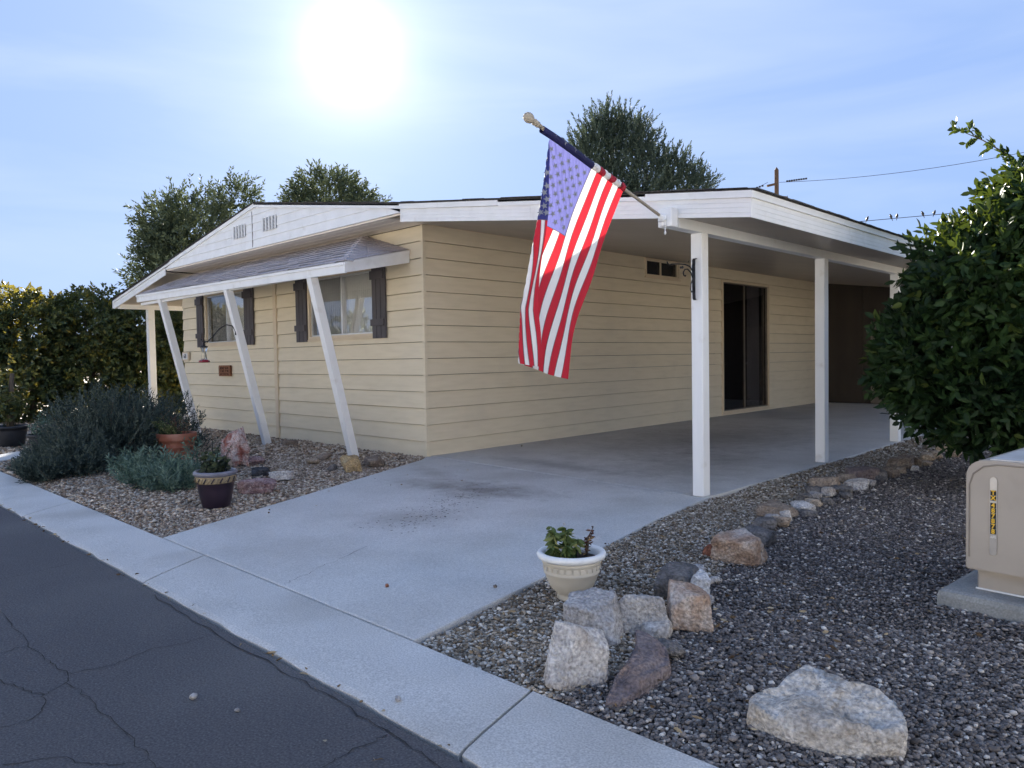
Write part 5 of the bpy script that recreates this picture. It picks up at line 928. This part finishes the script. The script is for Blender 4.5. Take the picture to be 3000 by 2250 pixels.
for loc, lb, sd in (((-6.42, -3.38, -.02), 'large black nursery pot with small tree at the left edge', 150), ((-4.95, -3.25, -.02), 'black nursery pot half hidden behind the rosemary', 151)):
    s_ = 1.05 if sd == 150 else .9; k = s_
    np_ = pot('potted_plant', lb, loc, [(0, 0), (.17*k, 0), (.19*k, .08*k), (.225*k, .26*k), (.225*k, .30*k), (.255*k, .30*k), (.255*k, .34*k), (.235*k, .34*k), (.22*k, .28*k)], .34*k, .23*k, M_NUR)
    if sd == 150:
        pot_plant(np_, [(pr.uniform(-.1, .1), pr.uniform(-.1, .1), .3, pr.uniform(-.35, .35), pr.uniform(-.35, .35), pr.uniform(.5, 1.25)) for _ in range(14)], M_HEDGE, .09, .045, 34, sd, .1)
        MB().tube([(0, 0, .3), (-.03, .02, .7), (.04, .05, 1.2)], [.06, .05, .03], 8).build('trunk', M_BARK, np_, True)
    else: pot_plant(np_, [(pr.uniform(-.15, .15), pr.uniform(-.15, .15), .28, pr.uniform(-.15, .15), pr.uniform(-.15, .15), pr.uniform(.12, .35)) for _ in range(16)], M_GSH, .05, .02, 24, sd, .1, mode='flat')
# small bare bush at the foot of the left slanted post
bb = empty('twiggy_plant', 'sparse twiggy plant at the foot of the left slanted post', 'plant', (-5.6, -.85, -.02))
pot_plant(bb, [(pr.uniform(-.15, .15), pr.uniform(-.15, .15), 0, pr.uniform(-.2, .2), pr.uniform(-.2, .2), pr.uniform(.2, .5)) for _ in range(12)], M_DKL, .04, .016, 8, 155, .1)

# ------------------------------------------------------------------ pad-mounted transformer, right edge
M_BEIGE = mat('beige_enamel', [(0.3, (.40, .345, .285)), (0.7, (.46, .40, .33))], scale=3, rough=.45, spec=.4, bump=.05, bscale=60, dirt=((.33, .28, .22), 8, .6, .8, .3))
M_LIDTOP = mat('worn_lid', [(0.3, (.50, .48, .45)), (0.7, (.62, .60, .57))], scale=7, rough=.5, dirt=((.35, .31, .27), 8, .5, .75, .5))
tx = empty('transformer_box', 'beige pad-mounted electrical transformer box at the right edge', 'transformer', (6.61, -2.02, 0), math.radians(-5))
slab_pts = [(0, 0), (1.45, 0), (1.45, 1.5), (0, 1.5)]
o = slab('pad', slab_pts, -.06, .075, mat('pad_concrete', [(0.3, (.25, .25, .235)), (0.7, (.34, .34, .32))], scale=4, detail=10, rough=.9, speck=(110, .2), bump=.4, bscale=100, bdist=.004), tx, .03)
MB().cbox(.135, 1.20, .155, 1.1, .076, .215, .008).build('base', M_BEIGE, tx)
MB().box(.13, 1.205, .147, .154, .0755, .083).build('sealant', M_WHITE, tx)
bm = bmesh.new(); bmesh.ops.create_cube(bm, size=1)
for v in bm.verts: v.co = Vector((.66+v.co.x*1.12, .61+v.co.y*1.04, .465+v.co.z*.56))
ed = [e for e in bm.edges if all(v.co.z > .6 for v in e.verts) and abs(e.verts[0].co.y-e.verts[1].co.y) > .5]
bmesh.ops.bevel(bm, geom=ed, offset=.085, segments=6, affect='EDGES', profile=.5)
bmesh.ops.bevel(bm, geom=[e for e in bm.edges if e.calc_face_angle(0) > 1.0], offset=.008, segments=2, affect='EDGES')
me = bpy.data.meshes.new('cabinet'); bm.to_mesh(me); bm.free(); me.materials.append(M_BEIGE); cab = link(bpy.data.objects.new('cabinet', me), tx)
MB().prism([(.20, .7455), (1.15, .7455), (1.15, .752), (.20, .752)], 'y', .12, 1.10).build('lid', M_LIDTOP, tx)
MB().cbox(.44, .60, .42, .50, .7525, .768, .004).build('lift_lug', M_LIDTOP, tx)
gr = MB().tube([(.118, .0885, .25), (.118, .0885, .62), (.135, .0885, .675), (.18, .0885, .715), (.24, .0885, .728), (1.1, .0885, .728)], .004, 6).build('door_groove', mat('groove_shadow', [(0.3, (.26, .22, .18)), (0.7, (.30, .26, .21))]), tx)
M_TAG = mat('brushed_tag', [(0.3, (.50, .48, .46)), (0.7, (.62, .60, .58))], scale=9, rough=.3, metal=.75); M_TAGB = mat('tag_black', [(0.3, (.012, .012, .013)), (0.7, (.02, .02, .02))], rough=.4); M_TAGY = mat('tag_yellow', [(0.3, (.75, .45, .03)), (0.7, (.82, .50, .05))], rough=.5)
tg = MB(); ang = [(.0155*math.cos(t), .0155*math.sin(t)) for t in np.linspace(0, math.pi, 9)]
TX, TZ0, TZ1 = .225, .290, .650
tg.prism([(TX+p, TZ1+q) for p, q in ang]+[(TX-p, TZ0-q) for p, q in ang], 'y', .0845, .0875); tgo = tg.build('number_strip', M_TAG, tx)
zc = TZ1-.062
for i, ch in enumerate('TX 487878'):
    if ch == ' ': zc -= .010; continue
    MB().box(TX-.0125, TX+.0125, .0828, .0843, zc-.0125, zc+.0125).build('character_tile', M_TAGB, tgo)
    me = text_mesh(ch, .030, M_TAGY, .0004, .0012); me.transform(Matrix.Translation((TX, .0822, zc)) @ Matrix.Rotation(math.pi/2, 4, 'X')); link(bpy.data.objects.new('character', me), tgo); zc -= .0262
me = text_mesh('APS', .016, mat('embossed', [(0.3, (.75, .75, .74)), (0.7, (.8, .8, .8))], rough=.3, metal=.3), .0006, .0003); me.transform(Matrix.Translation((TX, .0838, zc-.002)) @ Matrix.Rotation(math.pi/2, 4, 'X')); link(bpy.data.objects.new('character', me), tgo)

# ------------------------------------------------------------------ utility pole, wires, birds
up = at(2275, 495, 42); upb = (up.x, up.y, -.06)
ut = empty('utility_pole', 'dark wooden utility pole behind the carport roof', 'utility pole', upb)
MB().tube([(0, 0, 0), (0, 0, up.z*.5), (0, 0, up.z)], [.16, .14, .12], 10).lathe([(.12, up.z), (0, up.z+.18)], 10).build('pole', M_WOODPOLE, ut)
RV = Vector(_r)
def seg(a, b): return MB().tube([Vector(a), Vector(b)], .05, 6)
MB().bar(tuple(RV*-.55+Vector((0, 0, up.z-.9))), tuple(RV*.1+Vector((0, 0, up.z-.75))), .10, .12).bar(tuple(RV*-.1+Vector((0, 0, up.z-1.45))), tuple(RV*.6+Vector((0, 0, up.z-1.55))), .10, .10).build('crossarm', M_WOODPOLE, ut)
MB().cbox(-.15, .15, -.15, .15, up.z-3.6, up.z-3.1, .03).build('fuse_switch', M_IRON, ut).location = tuple(RV*-1.15)
MB().tube([tuple(RV*-1.15+Vector((0, 0, up.z-3.3))), (0, 0, up.z-3.7)], .04, 6).build('switch_arm', M_IRON, ut)
def wire(name, label, pts, r=.013): return tag(MB().tube(pts, r, 5).build(name, M_IRON), label, 'wire')
def sag(a, b, s, n=14): return [Vector(a).lerp(Vector(b), k/n)-Vector((0, 0, s*4*(k/n)*(1-k/n))) for k in range(n+1)]
top_p = Vector((up.x, up.y, up.z-.75))
wire('power_wire', 'thin power line running right from the utility pole to the citrus tree', sag(top_p+RV*.15, at(3150, 415, 34), .35))
wire('power_wire', 'short power line running left from the utility pole behind the roof', sag(top_p-RV*.5, at(2080, 590, 36), .15))
wire('power_wire', 'slack drop line on the right side of the utility pole', [top_p+RV*.6-Vector((0, 0, .75)), top_p+RV*.9-Vector((0, 0, 1.8)), top_p+RV*1.15-Vector((0, 0, 2.9)), top_p+RV*1.45-Vector((0, 0, 4.2))], .014)
wire('power_wire', 'slack jumper line on the left side of the utility pole', [top_p-RV*2.6-Vector((0, 0, 1.1)), top_p-RV*2.1-Vector((0, 0, 1.9)), top_p-RV*1.5-Vector((0, 0, 2.35)), top_p-RV*1.15-Vector((0, 0, 2.4))], .014)
for t in np.linspace(.06, .2, 9): p = (top_p+RV*.15).lerp(at(3150, 415, 34), t*.55); MB().lathe([(0, -.05), (.06, -.04), (.06, .04), (0, .05)], 8).build('insulator', M_IRON, ut, False, tuple(p-Vector(upb)))
for t in np.linspace(.15, .75, 9): p = (top_p-RV*.5).lerp(at(2080, 590, 36), t*.7)-Vector((0, 0, .1)); MB().lathe([(0, -.05), (.06, -.04), (.06, .04), (0, .05)], 8).build('insulator', M_IRON, ut, False, tuple(p-Vector(upb)))
wa, wb = at(2420, 658, 32), at(2950, 610, 30)
wire('power_wire', 'low power line with birds perched on it above the carport roof', [wa.lerp(wb, k/10) for k in range(-3, 14)], .014)
BN = ['leftmost bird perched alone on the low power line', 'second bird from the left on the low power line', 'third bird from the left, upright on the low power line', 'fourth bird from the left on the low power line', 'rightmost bird on the low power line by the citrus tree']
for k, (x, y) in enumerate([(958, 458), (1157, 440), (1206, 438), (1416, 420), (1508, 412)]):
    px_ = 2200+x/2.765; t = (px_-2420)/(2950-2420); p = wa.lerp(wb, t); lean = [1, -1, .3, -1, .8][k]
    bd = empty('bird', BN[k], 'bird', tuple(p), 0, 'birds perched on the power line'); bd.scale = (.78, .78, .78)
    b_ = MB().tube([Vector((0, 0, .015))-RV*.05*lean, Vector((0, 0, .05))-RV*.02*lean, Vector((0, 0, .12)), Vector((0, 0, .17))+RV*.03*lean, Vector((0, 0, .21))+RV*.045*lean, Vector((0, 0, .235))+RV*.06*lean, Vector((0, 0, .23))+RV*.095*lean], [.02, .055, .07, .055, .038, .032, .004], 9)
    b_.tube([Vector((0, 0, .03))-RV*.03*lean, Vector((0, 0, -.12))-RV*.09*lean], [.028, .012], 6); b_.build('body', M_IRON, bd, True)
    MB().tube([Vector((0, 0, .04)), Vector((0, 0, -.005))], .008, 5).build('leg', M_IRON, bd)

# ------------------------------------------------------------------ across the street (mirrored in the windows, lit by the sun)
M_NWALL = mat('neighbour_wall', [(0.3, (.70, .69, .67)), (0.7, (.76, .75, .73))], scale=2, rough=.8)
for k, (x0, x1) in enumerate(((-17.0, -5.0), (-2.0, 10.5), (14.0, 26.0))):
    nh = empty('neighbour_house', ['pale house across the street, left of the three mirrored in the windows', 'pale house across the street with low gable mirrored in the right window', 'pale house across the street, right of the three'][k], 'house', (x0, -17.5, 0), 0, 'houses across the street')
    w = x1-x0; MB().box(0, w, -8, 0, -.05, 2.9).build('wall', M_NWALL, nh)
    MB().prism([(-.6, 2.9), (w+.6, 2.9), (w+.6, 3.05), (w/2, 3.95), (-.6, 3.05)], 'y', -8.5, .6).build('roof', M_WHITE, nh)
    for q in (.2, .65): MB().box(w*q, w*q+1.6, .005, .05, 1.1, 2.2).build('window', M_GLASS_D, nh)
nh = empty('neighbour_house', 'added unseen pale house beyond the transformer box, bouncing sun onto the side wall', 'house', (12.6, -3.0, 0))  # added outside the frame; its sunlit wall bounces warm light onto the side wall
MB().box(0, 7.5, 0, 5, -.05, 2.95).build('wall', M_NWALL, nh); MB().prism([(-.5, 2.95), (8, 2.95), (8, 3.08), (3.75, 3.9), (-.5, 3.08)], 'y', -.5, 5.5).build('roof', M_WHITE, nh)
for q in (.8, 3.0): MB().box(-.05, -.005, q, q+1.5, 1.1, 2.1).build('window', M_GLASS_D, nh)
nt_, _ = tree('street_tree', 'bare-looking tree across the street mirrored in the front windows', (-4.0, -13.2, -.05), [(-4, -13.2, -.05), (-4, -13.2, 1.5), (-3.9, -13.2, 2.6)], [.2, .16, .12], [((-4, -13.2, 4.2), (1.9, 1.9, 1.6), 180)], OL, seed=161)
bs = structure('far_pavement', MB().poly([(-60, -14.5, -.03), (60, -14.5, -.03), (60, -10.62, -.03), (-60, -10.62, -.03)]), M_CONC)

# ------------------------------------------------------------------ litter: leaves, twigs, crumbs
def litter(name, label, spots, m, seed, mode='leaf'):
    g = np.random.default_rng(seed); lv = Leaves(seed); P = []
    for (x0, x1, y0, y1, n, z) in spots: P.append(np.stack([g.uniform(x0, x1, n), g.uniform(y0, y1, n), z+g.uniform(0, .006, n)], 1))
    P = np.concatenate(P); n = len(P); D = g.normal(0, 1, (n, 3)); D[:, 2] *= .15; lv.add(P, D, g.uniform(.015, .05, n), g.uniform(.006, .018, n), g.uniform(0, 1, n))
    me = lv.mesh(name, m, 'fold'); return tag(link(bpy.data.objects.new(name, me)), label, 'litter', kind='stuff')
M_LIT = attr_mat('litter_leaf', [(0.0, (0.07, 0.04, 0.02)), (0.5, (0.20, 0.14, 0.08)), (1.0, (0.48, 0.40, 0.27))], rough=.8, trans=.1)
litter('leaf_litter', 'dry leaves and twigs scattered on the gravel and along the kerb', [(5.05, 6.6, -4.1, -2.6, 170, .012), (4.6, 5.3, -2.6, .5, 120, .012), (4.35, 5.2, .5, 5, 260, .012), (5.3, 7.2, -2.5, 2, 120, .010), (-4, 1.8, -4.1, -3.9, 60, .012), (-.5, 1.9, -4, -.5, 40, .012), (.1, 1.0, 1.2, 4.5, 7, .008)], M_LIT, 171)
litter('kerb_litter', 'pale leaf crumbs lying along the road edge of the kerb', [(-3, 6, -4.68, -4.62, 60, -.012), (4.5, 6.2, -5.0, -4.55, 5, -.010)], M_LIT, 172)
M_SPK = attr_mat('oil_flake', [(0.0, (0.03, 0.025, 0.022)), (1.0, (0.08, 0.07, 0.06))], rough=.9)
lv = Leaves(173); g = lv.g; n = 230; t = g.uniform(0, 1, n); P = np.stack([2.35+t*.75+g.normal(0, .16, n), -1.15-t*1.75+g.normal(0, .16, n), np.full(n, .0075)], 1); D = g.normal(0, 1, (n, 3)); D[:, 2] = 0; lv.add(P, D, g.uniform(.010, .036, n), g.uniform(.004, .009, n), g.uniform(0, 1, n))
V, D_, L1, W1, A1 = lv.arrays(); X1 = np.stack([-D_[:, 1], D_[:, 0], 0*D_[:, 0]], 1); VV = np.stack([V, V+D_*L1[:, None]*.5+X1*W1[:, None], V+D_*L1[:, None], V+D_*L1[:, None]*.5-X1*W1[:, None]], 1)
fl = npobj('dirt_flakes', VV.reshape(-1, 3), (np.array([(0, 1, 2), (0, 2, 3)])[None]+(np.arange(n)*4)[:, None, None]).reshape(-1, 3), M_SPK, None, np.repeat(A1, 4), False); tag(fl, 'dark dirt flakes scattered over the middle of the driveway', 'dirt', kind='stuff')
PEB = [((4.79, -5.07), .035, -.018, 'white chip of stone lying alone on the asphalt', 'pale'), ((5.42, -4.55), .03, -.006, 'grey stone chip on the kerb near its road edge', 'grey'), ((5.02, -5.0), .025, -.018, 'small grey chip on the asphalt right of the white chip', 'grey'), ((4.25, -3.75), .03, .004, 'small reddish stone chip on the driveway near the kerb joint', 'red'), ((4.72, -3.35), .028, .004, 'brown stone chip on the driveway left of the cream pot', 'brown'), ((4.28, -1.95), .03, .004, 'white stone chip on the driveway above the cream pot', 'pale'), ((4.0, -1.9), .024, .004, 'tiny white chip on the driveway behind the pot plant', 'pale')]
for k, ((x, y), w, z, lb, m) in enumerate(PEB):
    me = rock_mesh(500+k, (w, w*.8, w*.65), 8, .08, 2); me.materials.append(RM[m]); o = link(bpy.data.objects.new('stone_chip', me)); o.location = (x, y, z); tag(o, lb, 'stone')

M_FAR = attr_mat('far_leaf', [(0.0, (0.03, 0.045, 0.03)), (0.5, (0.06, 0.08, 0.05)), (1.0, (0.12, 0.13, 0.07))], rough=.7, trans=.2)
lf = Leaves(181); g = lf.g; n = 2600; th = g.uniform(-1.3, 1.5, n); rr = g.uniform(44, 56, n)          # ring of trees closing the view
C0 = np.array([2.0, 4.0]); az = th+YAW; hx = 2.2+1.6*np.abs(np.sin(th*17))+.9*np.sin(th*41); P = np.stack([C0[0]-np.sin(az)*rr, C0[1]+np.cos(az)*rr, g.uniform(0, 1, n)*hx], 1)
lf.sprigs(P, g.normal(0, 1, (n, 3))+np.array([0, 0, .6]), 1.0, 9, .5, .28, .8)
me = lf.mesh('distant_trees', M_FAR, 'flat'); tag(link(bpy.data.objects.new('distant_trees', me)), 'low band of distant trees along the horizon', 'trees', kind='stuff')
